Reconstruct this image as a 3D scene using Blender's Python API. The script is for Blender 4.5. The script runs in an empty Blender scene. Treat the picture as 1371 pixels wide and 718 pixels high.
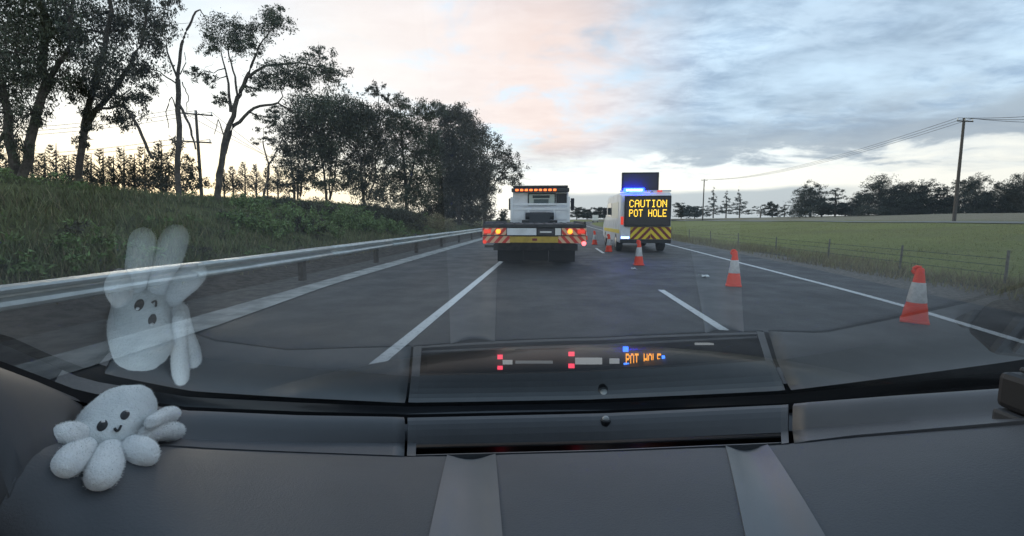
import bpy, bmesh, math, random
import numpy as np
from mathutils import Vector, Matrix
from mathutils.bvhtree import BVHTree

rng = np.random.default_rng(7)
random.seed(7)
SC = bpy.context.scene
COL = SC.collection
R = math.radians

# ------------------------------------------------------------------ camera
CAM_H, PITCH, FPX, CX, CY = 1.24, R(6), 617.0, 685.5, 359.0
cd = bpy.data.cameras.new("dash_camera")
cd.sensor_width = 36.0
cd.lens = FPX / 1371.0 * 36.0
cd.clip_start, cd.clip_end = 0.01, 4000
cam = bpy.data.objects.new("dash_camera", cd)
cam.location = (0, 0, CAM_H)
cam.rotation_euler = (R(90) - PITCH, 0, 0)
COL.objects.link(cam)
SC.camera = cam

# ------------------------------------------------------------------ world, sun, exposure
SUN_EL, SUN_AZ = R(7), R(-38)
w = bpy.data.worlds.new("World")
SC.world = w
w.use_nodes = True
NT = w.node_tree
NT.nodes.clear()

class G:
    """small node-graph writer"""
    def __init__(s, nt): s.nt = nt
    def n(s, t, **k):
        x = s.nt.nodes.new(t)
        for a, b in k.items(): setattr(x, a, b)
        return x
    def put(s, sock, v):
        if isinstance(v, bpy.types.NodeSocket): s.nt.links.new(v, sock)
        elif v is not None:
            if isinstance(v, (tuple, list)) and len(v) == 3 and sock.type == 'RGBA': v = (*v, 1)
            sock.default_value = v
    def m(s, op, a, b=None, c=None, clamp=False):
        x = s.n('ShaderNodeMath', operation=op, use_clamp=clamp)
        for i, v in enumerate((a, b, c)): s.put(x.inputs[i], v) if v is not None else None
        return x.outputs[0]
    def mix(s, f, a, b):
        x = s.n('ShaderNodeMix', data_type='RGBA')
        s.put(x.inputs[0], f); s.put(x.inputs[6], a); s.put(x.inputs[7], b)
        return x.outputs[2]
    def ramp(s, v, lo, hi, a=0.0, b=1.0):
        x = s.n('ShaderNodeMapRange', interpolation_type='SMOOTHSTEP')
        s.put(x.inputs[0], v)
        for i, q in enumerate((lo, hi, a, b)): x.inputs[i + 1].default_value = q
        return x.outputs[0]
    def noise(s, vec, scale, detail=4, rough=.55, dist=0.0):
        x = s.n('ShaderNodeTexNoise')
        if vec is not None: s.put(x.inputs['Vector'], vec)
        x.inputs['Scale'].default_value = scale; x.inputs['Detail'].default_value = detail
        x.inputs['Roughness'].default_value = rough; x.inputs['Distortion'].default_value = dist
        return x.outputs[0]
    def comb(s, x_, y_, z_):
        x = s.n('ShaderNodeCombineXYZ')
        for i, v in enumerate((x_, y_, z_)): s.put(x.inputs[i], v)
        return x.outputs[0]

g = G(NT)
tc = g.n('ShaderNodeTexCoord')
sep = g.n('ShaderNodeSeparateXYZ'); NT.links.new(tc.outputs['Generated'], sep.inputs[0])
dx, dy, dz = sep.outputs
elev = g.m('MULTIPLY', g.m('ARCSINE', dz), 180 / math.pi)
azim = g.m('MULTIPLY', g.m('ARCTAN2', dx, dy), 180 / math.pi)
den = g.m('ADD', g.m('MAXIMUM', dz, 0.0), 0.14)
px_ = g.m('DIVIDE', dx, den); py_ = g.m('DIVIDE', dy, den)
pv = g.comb(px_, py_, 0.0)
n1 = g.noise(pv, 1.7, 7, .6, .35)
n2 = g.noise(g.comb(g.m('MULTIPLY', px_, .8), py_, 4.0), .9, 5, .55, .2)
n3 = g.noise(g.comb(px_, g.m('MULTIPLY', py_, 1.6), 9.0), 3.6, 6, .6, .3)
clear = g.mix(g.ramp(elev, 4, 40), (.64, .79, .95), (.44, .63, .87))
soft = g.mix(g.ramp(n3, .35, .7), (.34, .46, .64), (.60, .75, .92))
sky = g.mix(g.ramp(n1, .36, .60), clear, soft)
dark = g.mix(g.ramp(n3, .3, .7), (.24, .315, .43), (.41, .51, .655))
sky = g.mix(g.m('MULTIPLY', g.ramp(n2, .44, .62), .75), sky, dark)
# broad peach lit cloud ahead
pk = g.m('MULTIPLY', g.ramp(elev, 5, 10), g.ramp(elev, 37, 20))
pk = g.m('MULTIPLY', pk, g.m('MULTIPLY', g.ramp(azim, -38, -16), g.ramp(azim, 24, 4)))
pk = g.m('MULTIPLY', pk, g.ramp(n1, .30, .52))
sky = g.mix(g.m('MULTIPLY', pk, .75), sky, (.93, .69, .60))
# brighter, clearer air towards the low sun on the left
lf = g.m('MULTIPLY', g.ramp(azim, 6, -22), g.ramp(elev, 40, 8))
sky = g.mix(g.m('MULTIPLY', lf, .62), sky, (.84, .90, .95))
# cream glow along the horizon
wob = g.m('ADD', elev, g.m('MULTIPLY', g.m('SUBTRACT', n1, .5), 9.0))
hz = g.ramp(wob, 9.5, 4.0)
hcol = g.mix(g.ramp(azim, 2, -22), (.98, .95, .90), (1.0, .92, .76))
sky = g.mix(hz, sky, hcol)
# long grey cloud shelf on the right above the glow
sh = g.m('MULTIPLY', g.ramp(wob, 6.0, 7.2), g.ramp(wob, 12.5, 8.5))
sh = g.m('MULTIPLY', sh, g.ramp(azim, 8, 22))
sky = g.mix(g.m('MULTIPLY', sh, .8), sky, (.33, .38, .46))
# far grey bank low down
lb = g.m('MULTIPLY', g.ramp(g.m('ADD', elev, g.m('MULTIPLY', g.m('SUBTRACT', n2, .5), 2.0)), 3.6, 2.9), g.ramp(azim, 0, 8))
lb = g.m('MULTIPLY', lb, g.ramp(azim, 42, 30))
sky = g.mix(g.m('MULTIPLY', lb, .85), sky, (.40, .46, .53))
nis = g.n('ShaderNodeTexSky', sky_type='NISHITA')
nis.sun_disc = False; nis.sun_elevation = SUN_EL; nis.sun_rotation = SUN_AZ; nis.air_density = 1.0; nis.dust_density = 1.5
b1 = g.n('ShaderNodeBackground'); NT.links.new(nis.outputs[0], b1.inputs[0]); b1.inputs[1].default_value = .08
b2 = g.n('ShaderNodeBackground'); NT.links.new(sky, b2.inputs[0]); b2.inputs[1].default_value = 1.0
ms = g.n('ShaderNodeMixShader'); ms.inputs[0].default_value = .88
NT.links.new(b1.outputs[0], ms.inputs[1]); NT.links.new(b2.outputs[0], ms.inputs[2])
wo = g.n('ShaderNodeOutputWorld'); NT.links.new(ms.outputs[0], wo.inputs[0])

sl = bpy.data.lights.new("sun", 'SUN')
sl.energy, sl.angle, sl.color = 0.9, R(14), (1.0, .86, .70)
so = bpy.data.objects.new("sun", sl)
sd = Vector((math.sin(SUN_AZ) * math.cos(SUN_EL), math.cos(SUN_AZ) * math.cos(SUN_EL), math.sin(SUN_EL)))
so.rotation_euler = sd.to_track_quat('Z', 'Y').to_euler()
so.location = sd * 300
COL.objects.link(so)
SC.view_settings.view_transform = 'Standard'
SC.view_settings.look = 'None'
SC.view_settings.exposure = 0.73
SC.view_settings.gamma = 1
SC.render.film_transparent = False
cy = SC.cycles
cy.use_denoising = True
cy.max_bounces, cy.diffuse_bounces, cy.glossy_bounces, cy.transparent_max_bounces = 6, 3, 4, 12
cy.sample_clamp_indirect = 6

# ------------------------------------------------------------------ helpers
def ray(px, py):
    y = CY - py
    return Vector((px - CX, FPX * math.cos(PITCH) + y * math.sin(PITCH), -FPX * math.sin(PITCH) + y * math.cos(PITCH)))
EYE = Vector((0, 0, CAM_H))
def P(px, py, Y):
    d = ray(px, py); return EYE + d * (Y / d.y)
def Gd(px, py, z=0.0):
    d = ray(px, py); return EYE + d * ((z - CAM_H) / d.z)
YAW = R(5.02); SY, CYW = math.sin(YAW), math.cos(YAW)
def curve(v): return 0.00042 * max(0.0, v - 45.0) ** 2
def RW(u, v, z=0.0):
    u = u + curve(v)
    return Vector((u * CYW + v * SY, -u * SY + v * CYW, z))
def UV(p):
    v = p.x * SY + p.y * CYW; u = p.x * CYW - p.y * SY
    return u - curve(v), v
def edge(pts, z=0.0):
    a = sorted((UV(Gd(x, y, z)) for x, y in pts), key=lambda q: q[1])
    us, vs = [q[0] for q in a], [q[1] for q in a]
    return lambda v: float(np.interp(v, vs, us))

def props(o, label=None, cat=None, group=None, kind=None):
    if label: o['label'] = label
    if cat: o['category'] = cat
    if group: o['group'] = group
    if kind: o['kind'] = kind
    return o
def thing(name, label, cat, loc=(0, 0, 0), rz=0.0, group=None):
    o = bpy.data.objects.new(name, None); o.empty_display_size = .2
    o.location = loc; o.rotation_euler = (0, 0, rz); COL.objects.link(o)
    return props(o, label, cat, group)
def origin(parent):
    v = Vector((0, 0, 0))
    while parent is not None: v += parent.location; parent = parent.parent
    return v
class MB:
    def __init__(s): s.v, s.f = [], []
    def poly(s, pts, faces):
        b = len(s.v); s.v += [tuple(p) for p in pts]; s.f += [tuple(i + b for i in f) for f in faces]; return s
    def box(s, x0, x1, y0, y1, z0, z1, M=None):
        p = [Vector((x, y, z)) for z in (z0, z1) for y in (y0, y1) for x in (x0, x1)]
        if M is not None: p = [M @ q for q in p]
        return s.poly(p, [(0, 2, 3, 1), (4, 5, 7, 6), (0, 1, 5, 4), (2, 6, 7, 3), (0, 4, 6, 2), (1, 3, 7, 5)])
    def tube(s, pts, rad, n=8, cap=True):
        pts = [Vector(p) for p in pts]
        if not isinstance(rad, (list, tuple)): rad = [rad] * len(pts)
        rings = []
        for i, p in enumerate(pts):
            t = (pts[min(i + 1, len(pts) - 1)] - pts[max(i - 1, 0)]).normalized()
            a = t.cross(Vector((0, 0, 1)) if abs(t.z) < .9 else Vector((1, 0, 0))).normalized(); b = t.cross(a)
            rings.append([p + (a * math.cos(k * 2 * math.pi / n) + b * math.sin(k * 2 * math.pi / n)) * rad[i] for k in range(n)])
        v = [q for r in rings for q in r]
        f = [(i * n + k, i * n + (k + 1) % n, (i + 1) * n + (k + 1) % n, (i + 1) * n + k) for i in range(len(pts) - 1) for k in range(n)]
        if cap: f += [tuple(range(n))[::-1], tuple((len(pts) - 1) * n + k for k in range(n))]
        return s.poly(v, f)
    def lathe(s, prof, n=20, axis='z', c=(0, 0, 0)):
        v = []
        for r_, h in prof:
            for k in range(n):
                a = 2 * math.pi * k / n; q = (r_ * math.cos(a), r_ * math.sin(a), h)
                if axis == 'x': q = (h, q[0], q[1])
                if axis == 'y': q = (q[0], h, q[1])
                v.append(tuple(q[i] + c[i] for i in range(3)))
        f = [(i * n + k, i * n + (k + 1) % n, (i + 1) * n + (k + 1) % n, (i + 1) * n + k) for i in range(len(prof) - 1) for k in range(n)]
        f += [tuple(range(n))[::-1], tuple((len(prof) - 1) * n + k for k in range(n))]
        return s.poly(v, f)
    def prism(s, prof, x0, x1):
        """profile of (y,z) extruded along x"""
        n = len(prof)
        return s.poly([(x, y, z) for x in (x0, x1) for y, z in prof],
                      [tuple(range(n)), tuple(range(2 * n - 1, n - 1, -1))] + [(k, n + k, n + (k + 1) % n, (k + 1) % n) for k in range(n)])
    def grid(s, rows):
        n = len(rows[0])
        return s.poly([p for r in rows for p in r], [(i * n + k, i * n + k + 1, (i + 1) * n + k + 1, (i + 1) * n + k) for i in range(len(rows) - 1) for k in range(n - 1)])
    def build(s, name, m, parent=None, world=False, smooth=False, bevel=0.0, solid=0.0, subs=0, kind=None):
        me = bpy.data.meshes.new(name)
        o0 = origin(parent) if world else Vector((0, 0, 0))
        me.from_pydata([(a - o0.x, b - o0.y, c - o0.z) for a, b, c in s.v], [], s.f)
        bm = bmesh.new(); bm.from_mesh(me)
        if len(bm.verts) < 60000 and not solid: bmesh.ops.recalc_face_normals(bm, faces=bm.faces)
        bm.to_mesh(me); bm.free()
        if smooth:
            me.polygons.foreach_set('use_smooth', [True] * len(me.polygons)); me.set_sharp_from_angle(angle=R(38))
        me.materials.append(m)
        o = bpy.data.objects.new(name, me); COL.objects.link(o)
        if parent is not None: o.parent = parent
        if solid:
            md = o.modifiers.new("solid", 'SOLIDIFY'); md.thickness = solid; md.offset = -1
        if bevel:
            md = o.modifiers.new("bevel", 'BEVEL'); md.width = bevel; md.segments = 2; md.limit_method = 'ANGLE'; md.angle_limit = R(40)
        if subs:
            md = o.modifiers.new("subs", 'SUBSURF'); md.levels = md.render_levels = subs
        if kind: o['kind'] = kind
        return o
def copy_tree(o, parent=None):
    c = o.copy(); COL.objects.link(c)
    if parent is not None: c.parent = parent
    for ch in list(o.children): copy_tree(ch, c)
    return c

# ------------------------------------------------------------------ materials
def mat(name, col=(.5, .5, .5), rough=.6, metal=0.0, col2=None, nscale=8.0, bump=0.0, bscale=60.0, emit=None, estr=0.0, spec=.5, contrast=(.35, .65), coat=0.0, sheen=0.0, island=0.0):
    m = bpy.data.materials.new(name); m.use_nodes = True
    nt = m.node_tree; q = G(nt); b = nt.nodes['Principled BSDF']
    tcn = q.n('ShaderNodeTexCoord').outputs['Object']
    c = col
    if col2 is not None:
        c = q.mix(q.ramp(q.noise(tcn, nscale, 6, .6), *contrast), (*col, 1), (*col2, 1))
    if island:
        gi = q.n('ShaderNodeNewGeometry').outputs['Random Per Island']
        hs = q.n('ShaderNodeHueSaturation')
        q.put(hs.inputs['Value'], q.m('ADD', 1 - island, q.m('MULTIPLY', gi, 2 * island)))
        q.put(hs.inputs['Hue'], q.m('ADD', .5 - island * .05, q.m('MULTIPLY', gi, island * .1)))
        q.put(hs.inputs['Color'], c if isinstance(c, bpy.types.NodeSocket) else (*c, 1)); c = hs.outputs[0]
    q.put(b.inputs['Base Color'], c if isinstance(c, bpy.types.NodeSocket) else (*c, 1))
    b.inputs['Roughness'].default_value = rough; b.inputs['Metallic'].default_value = metal
    b.inputs['Specular IOR Level'].default_value = spec; b.inputs['Coat Weight'].default_value = coat
    b.inputs['Sheen Weight'].default_value = sheen
    if bump:
        bn = q.n('ShaderNodeBump'); bn.inputs['Strength'].default_value = bump; bn.inputs['Distance'].default_value = .01
        q.put(bn.inputs['Height'], q.noise(tcn, bscale, 5, .65)); nt.links.new(bn.outputs[0], b.inputs['Normal'])
    if emit:
        b.inputs['Emission Color'].default_value = (*emit, 1); b.inputs['Emission Strength'].default_value = estr
    return m
def asphalt_mat(name, a, b_, wear):
    m = bpy.data.materials.new(name); m.use_nodes = True
    nt = m.node_tree; q = G(nt); b = nt.nodes['Principled BSDF']
    t = q.n('ShaderNodeTexCoord').outputs['Object']
    mp = q.n('ShaderNodeMapping'); nt.links.new(t, mp.inputs[0])
    mp.inputs['Rotation'].default_value = (0, 0, YAW); mp.inputs['Scale'].default_value = (1.5, .09, 1)
    big = q.noise(mp.outputs[0], 1.0, 5, .6)
    fine = q.noise(t, 62, 4, .8); mid = q.noise(t, 1.3, 5, .65)
    c = q.mix(q.ramp(big, .3, .7), (*a, 1), (*b_, 1))
    c = q.mix(q.m('MULTIPLY', q.ramp(mid, .45, .75), .45), c, (*wear, 1))
    c = q.mix(q.m('MULTIPLY', q.ramp(fine, .5, .8), .35), c, (.16, .16, .155, 1))
    sx = q.n('ShaderNodeSeparateXYZ'); nt.links.new(t, sx.inputs[0])
    uu = q.m('SUBTRACT', q.m('MULTIPLY', sx.outputs[0], CYW), q.m('MULTIPLY', sx.outputs[1], SY))
    trk = q.m('ABSOLUTE', q.m('SINE', q.m('MULTIPLY', q.m('ADD', uu, q.m('MULTIPLY', mid, .25)), math.pi / 1.75)))
    c = q.mix(q.m('MULTIPLY', q.ramp(trk, .55, 1.0), .42), c, (.032, .031, .034, 1))
    vo = q.n('ShaderNodeTexVoronoi', feature='DISTANCE_TO_EDGE'); vo.inputs['Scale'].default_value = .55
    dv = q.n('ShaderNodeVectorMath', operation='ADD'); nt.links.new(t, dv.inputs[0]); nz3 = q.n('ShaderNodeTexNoise'); nz3.inputs['Scale'].default_value = 2.5; nt.links.new(t, nz3.inputs[0]); nt.links.new(nz3.outputs['Color'], dv.inputs[1])
    nt.links.new(dv.outputs[0], vo.inputs['Vector'])
    crack = q.m('MULTIPLY', q.ramp(vo.outputs['Distance'], .012, .004), q.ramp(q.noise(t, .25, 2, .5), .52, .62))
    c = q.mix(q.m('MULTIPLY', crack, .6), c, (.022, .022, .023, 1))
    q.put(b.inputs['Base Color'], c); q.put(b.inputs['Roughness'], q.ramp(mid, .3, .7, .55, .8))
    bn = q.n('ShaderNodeBump'); bn.inputs['Strength'].default_value = .35; bn.inputs['Distance'].default_value = .008
    q.put(bn.inputs['Height'], fine); nt.links.new(bn.outputs[0], b.inputs['Normal'])
    return m
def ground_mat():
    m = bpy.data.materials.new("turf_soil"); m.use_nodes = True
    nt = m.node_tree; q = G(nt); b = nt.nodes['Principled BSDF']
    t = q.n('ShaderNodeTexCoord').outputs['Object']
    s = q.n('ShaderNodeSeparateXYZ'); nt.links.new(t, s.inputs[0]); X, Y, Z = s.outputs
    u = q.m('SUBTRACT', q.m('MULTIPLY', X, CYW), q.m('MULTIPLY', Y, SY))
    n = q.noise(t, .35, 6, .65); nf = q.noise(t, 6, 5, .7); ns = q.noise(t, 1.6, 5, .6)
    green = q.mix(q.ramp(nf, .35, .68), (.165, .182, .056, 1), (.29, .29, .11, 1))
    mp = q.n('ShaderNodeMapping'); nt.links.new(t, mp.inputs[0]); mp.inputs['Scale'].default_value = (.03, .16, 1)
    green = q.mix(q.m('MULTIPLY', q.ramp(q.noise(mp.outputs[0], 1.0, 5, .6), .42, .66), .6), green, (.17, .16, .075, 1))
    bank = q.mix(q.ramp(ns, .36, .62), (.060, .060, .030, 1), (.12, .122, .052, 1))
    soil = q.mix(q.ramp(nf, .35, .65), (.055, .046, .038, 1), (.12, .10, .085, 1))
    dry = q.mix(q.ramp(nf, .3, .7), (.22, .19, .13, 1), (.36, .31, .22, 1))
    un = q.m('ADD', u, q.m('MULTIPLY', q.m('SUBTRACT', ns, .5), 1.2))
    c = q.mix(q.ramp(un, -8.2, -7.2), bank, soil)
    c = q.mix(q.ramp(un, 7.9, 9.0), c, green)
    c = q.mix(q.ramp(q.m('ADD', u, q.m('MULTIPLY', q.m('SUBTRACT', n, .5), 14)), 40, 52), c, dry)
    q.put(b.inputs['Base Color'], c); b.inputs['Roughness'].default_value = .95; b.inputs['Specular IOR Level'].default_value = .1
    bn = q.n('ShaderNodeBump'); bn.inputs['Strength'].default_value = .8; bn.inputs['Distance'].default_value = .06
    q.put(bn.inputs['Height'], nf); nt.links.new(bn.outputs[0], b.inputs['Normal'])
    return m
M = {}
M['asphalt'] = asphalt_mat("asphalt", (.044, .042, .042), (.066, .064, .064), (.033, .032, .032))
M['gravel'] = mat("gravel", (.11, .095, .08), .95, col2=(.23, .20, .17), nscale=14, bump=.8, bscale=50)
M['concrete'] = mat("concrete", (.26, .26, .245), .9, col2=(.46, .45, .42), nscale=3, bump=.4, bscale=40)
M['paint'] = mat("road_paint", (.78, .78, .76), .6, col2=(.34, .34, .335), nscale=16, contrast=(.50, .75))
M['galv'] = mat("galvanised_steel", (.62, .64, .62), .42, .55, col2=(.50, .52, .50), nscale=5)
M['timber'] = mat("weathered_timber", (.060, .050, .043), .9, col2=(.11, .095, .08), nscale=12, bump=.5, bscale=30)
M['bark'] = mat("bark", (.052, .042, .034), .9, col2=(.13, .11, .09), nscale=5, bump=.6, bscale=12)
M['bark_dead'] = mat("dead_wood", (.075, .062, .052), .9, col2=(.15, .13, .115), nscale=5)
M['leaf'] = mat("gum_leaf", (.052, .062, .034), .6, col2=(.075, .085, .044), nscale=.6, island=.45)
M['leaf_dark'] = mat("dark_leaf", (.040, .044, .024), .6, col2=(.062, .060, .034), nscale=.5, island=.45)
M['leaf_brown'] = mat("brown_leaf", (.052, .048, .028), .65, col2=(.070, .062, .036), nscale=.5, island=.4)
M['leaf_conifer'] = mat("conifer_leaf", (.045, .052, .030), .65, island=.4)
M['leaf_far'] = mat("far_leaf", (.036, .045, .034), .8, island=.35)
M['bush'] = mat("bush_leaf", (.13, .19, .055), .6, col2=(.17, .225, .075), nscale=1.2, island=.45)
M['grass'] = mat("grass_blade", (.165, .172, .070), .7, col2=(.105, .115, .050), nscale=.5, island=.5)
M['field'] = mat('field_blade', (.21, .235, .075), .7, col2=(.27, .26, .10), nscale=.25, island=.35)
M['fpost'] = mat('grey_timber', (.13, .12, .105), .9, col2=(.20, .185, .165), nscale=14)
M['grass_dry'] = mat("dry_blade", (.25, .21, .12), .8, island=.4)
M['white'] = mat("white_paint", (.80, .82, .84), .38, col2=(.62, .63, .64), nscale=2.2, coat=.2, contrast=(.4, .75))
M['cream'] = mat("cream_paint", (.70, .68, .55), .4, coat=.2)
M['steel_dark'] = mat("dark_steel", (.030, .030, .033), .55, .3, col2=(.055, .053, .052), nscale=6)
M['rubber'] = mat("rubber", (.018, .017, .018), .85)
M['black'] = mat("black_plastic", (.014, .014, .016), .6)
M['seal'] = mat("rubber_seal", (.010, .010, .011), .9, spec=.15)
M['rim'] = mat("wheel_rim", (.42, .42, .43), .4, .6)
M['glass'] = mat("vehicle_glass", (.04, .055, .06), .08, spec=.8)
M['glass_lit'] = mat("cab_glass", (.30, .40, .40), .12, spec=.8)
M['red'] = mat("red_sheeting", (.62, .045, .030), .4)
M['yellow'] = mat("yellow_sheeting", (.88, .66, .03), .4)
M['maroon'] = mat("maroon_sheeting", (.20, .020, .020), .45)
M['sheet'] = mat('pale_orange_sheeting', (.78, .50, .30), .4)
M['ochre'] = mat('ochre_sheeting', (.56, .38, .045), .45, col2=(.44, .29, .04), nscale=6)
M['silver'] = mat("white_sheeting", (.82, .80, .76), .35)
M['orange'] = mat("cone_orange", (.95, .060, .016), .5, col2=(.72, .055, .020), nscale=14, contrast=(.55, .8))
M['sleeve'] = mat("cone_sleeve", (.72, .71, .70), .4, col2=(.56, .55, .54), nscale=16)
M['amber_on'] = mat("lit_amber", (.9, .4, .05), .4, emit=(1, .27, .02), estr=1.9)
M['amber_led'] = mat("lit_amber_led", (.9, .3, .05), .4, emit=(1, .14, .03), estr=1.9)
M['red_on'] = mat("lit_red", (.7, .04, .03), .4, emit=(1, .07, .03), estr=.45)
M['pink_on'] = mat("lit_marker", (.8, .1, .1), .4, emit=(1, .12, .14), estr=3)
M['blue_on'] = mat("lit_blue", (.1, .15, .9), .4, emit=(.002, .009, 1.0), estr=42)
M['bluewhite_on'] = mat("lit_blue_core", (.6, .7, 1), .4, emit=(.22, .32, 1.0), estr=5)
M['text_on'] = mat("lit_text", (.9, .6, .05), .4, emit=(1, .60, .04), estr=1.25)
M['led_off'] = mat("sign_face", (.030, .028, .028), .45)
M['plate'] = mat("number_plate", (.05, .05, .06), .4)
M['plush'] = mat("plush", (.92, .93, .92), .95, col2=(.84, .86, .86), nscale=38, bump=.6, bscale=420, sheen=.5)
M['plush_face'] = mat("plush_face", (.80, .83, .82), .95, col2=(.68, .71, .71), nscale=30, bump=.6, bscale=420, sheen=.5)
M['stitch'] = mat("black_stitching", (.012, .012, .014), .6)
M['stitch_white'] = mat("white_stitching", (.8, .8, .8), .7)
M['dash'] = mat("dash_plastic", (.053, .056, .063), .58, col2=(.044, .047, .053), nscale=7, bump=.22, bscale=520)
M['dash_dark'] = mat("dash_trim", (.034, .035, .039), .62, bump=.1, bscale=900)
M['dash_light'] = mat("dash_ridge", (.115, .118, .124), .38, col2=(.098, .100, .106), nscale=5, bump=.1, bscale=900)
M['dash_strip'] = mat("dash_strip", (.074, .076, .082), .48, col2=(.060, .062, .068), nscale=6, bump=.12, bscale=900)
M['lining'] = mat('roof_lining', (.62, .61, .58), .95)
M['sensor'] = mat("sensor_dome", (.30, .30, .29), .25)
M['bonnet'] = mat("bonnet_paint", (.020, .021, .024), .30, coat=.2, spec=.35)
M['paper'] = mat("paper", (.75, .75, .73), .8)
M['roadtint'] = mat("pale_road", (.24, .235, .20), .9, col2=(.19, .185, .15), nscale=2)
M['wire'] = mat("wire", (.035, .035, .038), .6)
def glass_screen():
    m = bpy.data.materials.new("windscreen_glass"); m.use_nodes = True
    nt = m.node_tree; nt.nodes.clear(); q = G(nt)
    lw = q.n('ShaderNodeLayerWeight'); lw.inputs[0].default_value = .5
    s5 = q.m('POWER', lw.outputs['Facing'], 5.0)
    smr = q.noise(q.n('ShaderNodeTexCoord').outputs['Object'], 9, 6, .65, .6)
    f = q.m('ADD', q.m('MULTIPLY', s5, 2.1), q.m('ADD', .165, q.m('MULTIPLY', smr, .05)), clamp=True)
    gl = q.n('ShaderNodeBsdfGlossy'); gl.inputs['Roughness'].default_value = .014; gl.inputs['Color'].default_value = (.97, 1, .98, 1)
    tr = q.n('ShaderNodeBsdfTransparent'); tr.inputs[0].default_value = (.985, 1, .985, 1)
    mx = q.n('ShaderNodeMixShader'); nt.links.new(f, mx.inputs[0]); nt.links.new(tr.outputs[0], mx.inputs[1]); nt.links.new(gl.outputs[0], mx.inputs[2])
    o = q.n('ShaderNodeOutputMaterial'); nt.links.new(mx.outputs[0], o.inputs[0])
    return m
def clear_outer():
    m = bpy.data.materials.new("windscreen_outer"); m.use_nodes = True
    nt = m.node_tree; nt.nodes.clear(); q = G(nt)
    tr = q.n('ShaderNodeBsdfTransparent'); tr.inputs[0].default_value = (.985, 1, .99, 1)
    o = q.n('ShaderNodeOutputMaterial'); nt.links.new(tr.outputs[0], o.inputs[0])
    return m

# ------------------------------------------------------------------ ground and road
e_kerb_in = edge([(266, 446), (445, 381.5), (637.5, 324)])
e_kerb_out = edge([(263, 425), (466, 367), (640, 320)])
e_left = edge([(524, 472), (672, 350)])
e_lane = edge([(970, 443), (884, 388), (803, 336)])
e_right = edge([(1371, 459), (1210, 410), (1130, 388), (893, 327)])
e_should = edge([(1284, 403), (1210, 387), (1075, 357), (900, 322)])
e_verge = edge([(1371, 392), (1210, 374), (1075, 342), (900, 315)])
VS = list(np.concatenate([np.arange(-12, 40, 1.0), np.arange(40, 120, 4.0), np.arange(120, 421, 12.0)]))

def sst(a, b, x):
    t = min(1.0, max(0.0, (x - a) / (b - a))); return t * t * (3 - 2 * t)
def bump_n(u, v): return math.sin(u * .9 + v * .31) * .5 + math.sin(u * .37 - v * .53 + 1.3) * .5
def gz(u, v):
    """terrain height in road coordinates"""
    if u < -5.4:
        fade = 1 - .86 * sst(38, 66, v)
        z = 2.2 * sst(-5.2, -15.5, u) * fade + .05 * sst(-5.4, -6.5, u)
        z += .13 * bump_n(u, v) * sst(-6.4, -9, u) * fade
        return z - .02
    if u > 7.2:
        z = float(np.interp(u, [7.2, 14, 35, 44, 80, 130, 400], [0, .08, .93, 1.02, 2.45, 2.75, 2.9]))
        z += .07 * bump_n(u * .5, v * .5) * sst(9, 16, u)
        z -= 1.0 * sst(70, 260, v) * sst(30, 80, u) * .5
        return z - .02
    return -.025
us = list(np.concatenate([[-900, -500, -250, -120, -70], np.arange(-50, -20, 3.0), np.arange(-20, -5, .6), [-5.3, -3, 0, 3, 5, 7, 7.3], np.arange(8, 40, 1.2), np.arange(41, 90, 4.0), [100, 130, 180, 260, 400, 700, 1200]]))
vs = list(np.concatenate([[-60, -30], np.arange(-12, 70, .9), np.arange(70, 200, 6.0), [220, 260, 300, 360, 420, 520, 700, 1000, 1600, 2500]]))
mb = MB()
def RWc(u, v, z):
    # terrain follows the road curve near the road only
    return Vector((u * CYW + v * SY, -u * SY + v * CYW, z))
mb.grid([[RWc(u + curve(min(v, 420)) * (1 if abs(u) < 60 else .3), v, gz(u, v)) for u in us] for v in vs])
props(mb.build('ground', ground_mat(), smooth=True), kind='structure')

def strip(name, e0, e1, z, m, vlist=VS, z1=None):
    b = MB(); b.grid([[RW(e0(v), v, z), RW((e0(v) + e1(v)) / 2, v, z), RW(e1(v), v, z if z1 is None else z1)] for v in vlist])
    return props(b.build(name, m), kind='structure')
strip('road', lambda v: e_kerb_in(v) - .02, e_should, 0.0, M['asphalt'])
strip('gravel_verge', lambda v: e_should(v) + .01, lambda v: e_verge(v) + .25, -.012, M['gravel'])
strip('concrete_kerb_strip', lambda v: e_kerb_out(v), lambda v: e_kerb_in(v), .012, M['concrete'])
strip('earth_shoulder', lambda v: -6.6, lambda v: e_kerb_out(v) - .004, -.006, mat("shoulder_earth", (.060, .052, .046), .95, col2=(.13, .115, .10), nscale=5, bump=.8, bscale=25), z1=-.006)
strip('edge_line', lambda v: e_left(v) - .065, lambda v: e_left(v) + .065, .006, M['paint'])
strip('edge_line', lambda v: e_right(v) - .06, lambda v: e_right(v) + .06, .006, M['paint'])
v_d0 = UV(Gd(970, 443))[1]
for k in range(-1, 14):
    a = v_d0 + 12 * k
    strip('lane_dash', lambda v: e_lane(v) - .055, lambda v: e_lane(v) + .055, .006, M['paint'], list(np.linspace(a, a + 3.0, 4)))
b = MB(); b.grid([[RWc(u, v, gz(u, v) + .06) for u in (35.5, 38, 40.5, 43)] for v in np.arange(-20, 400, 5.0)])
props(b.build('distant_carriageway', M['roadtint']), kind='structure')

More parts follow.
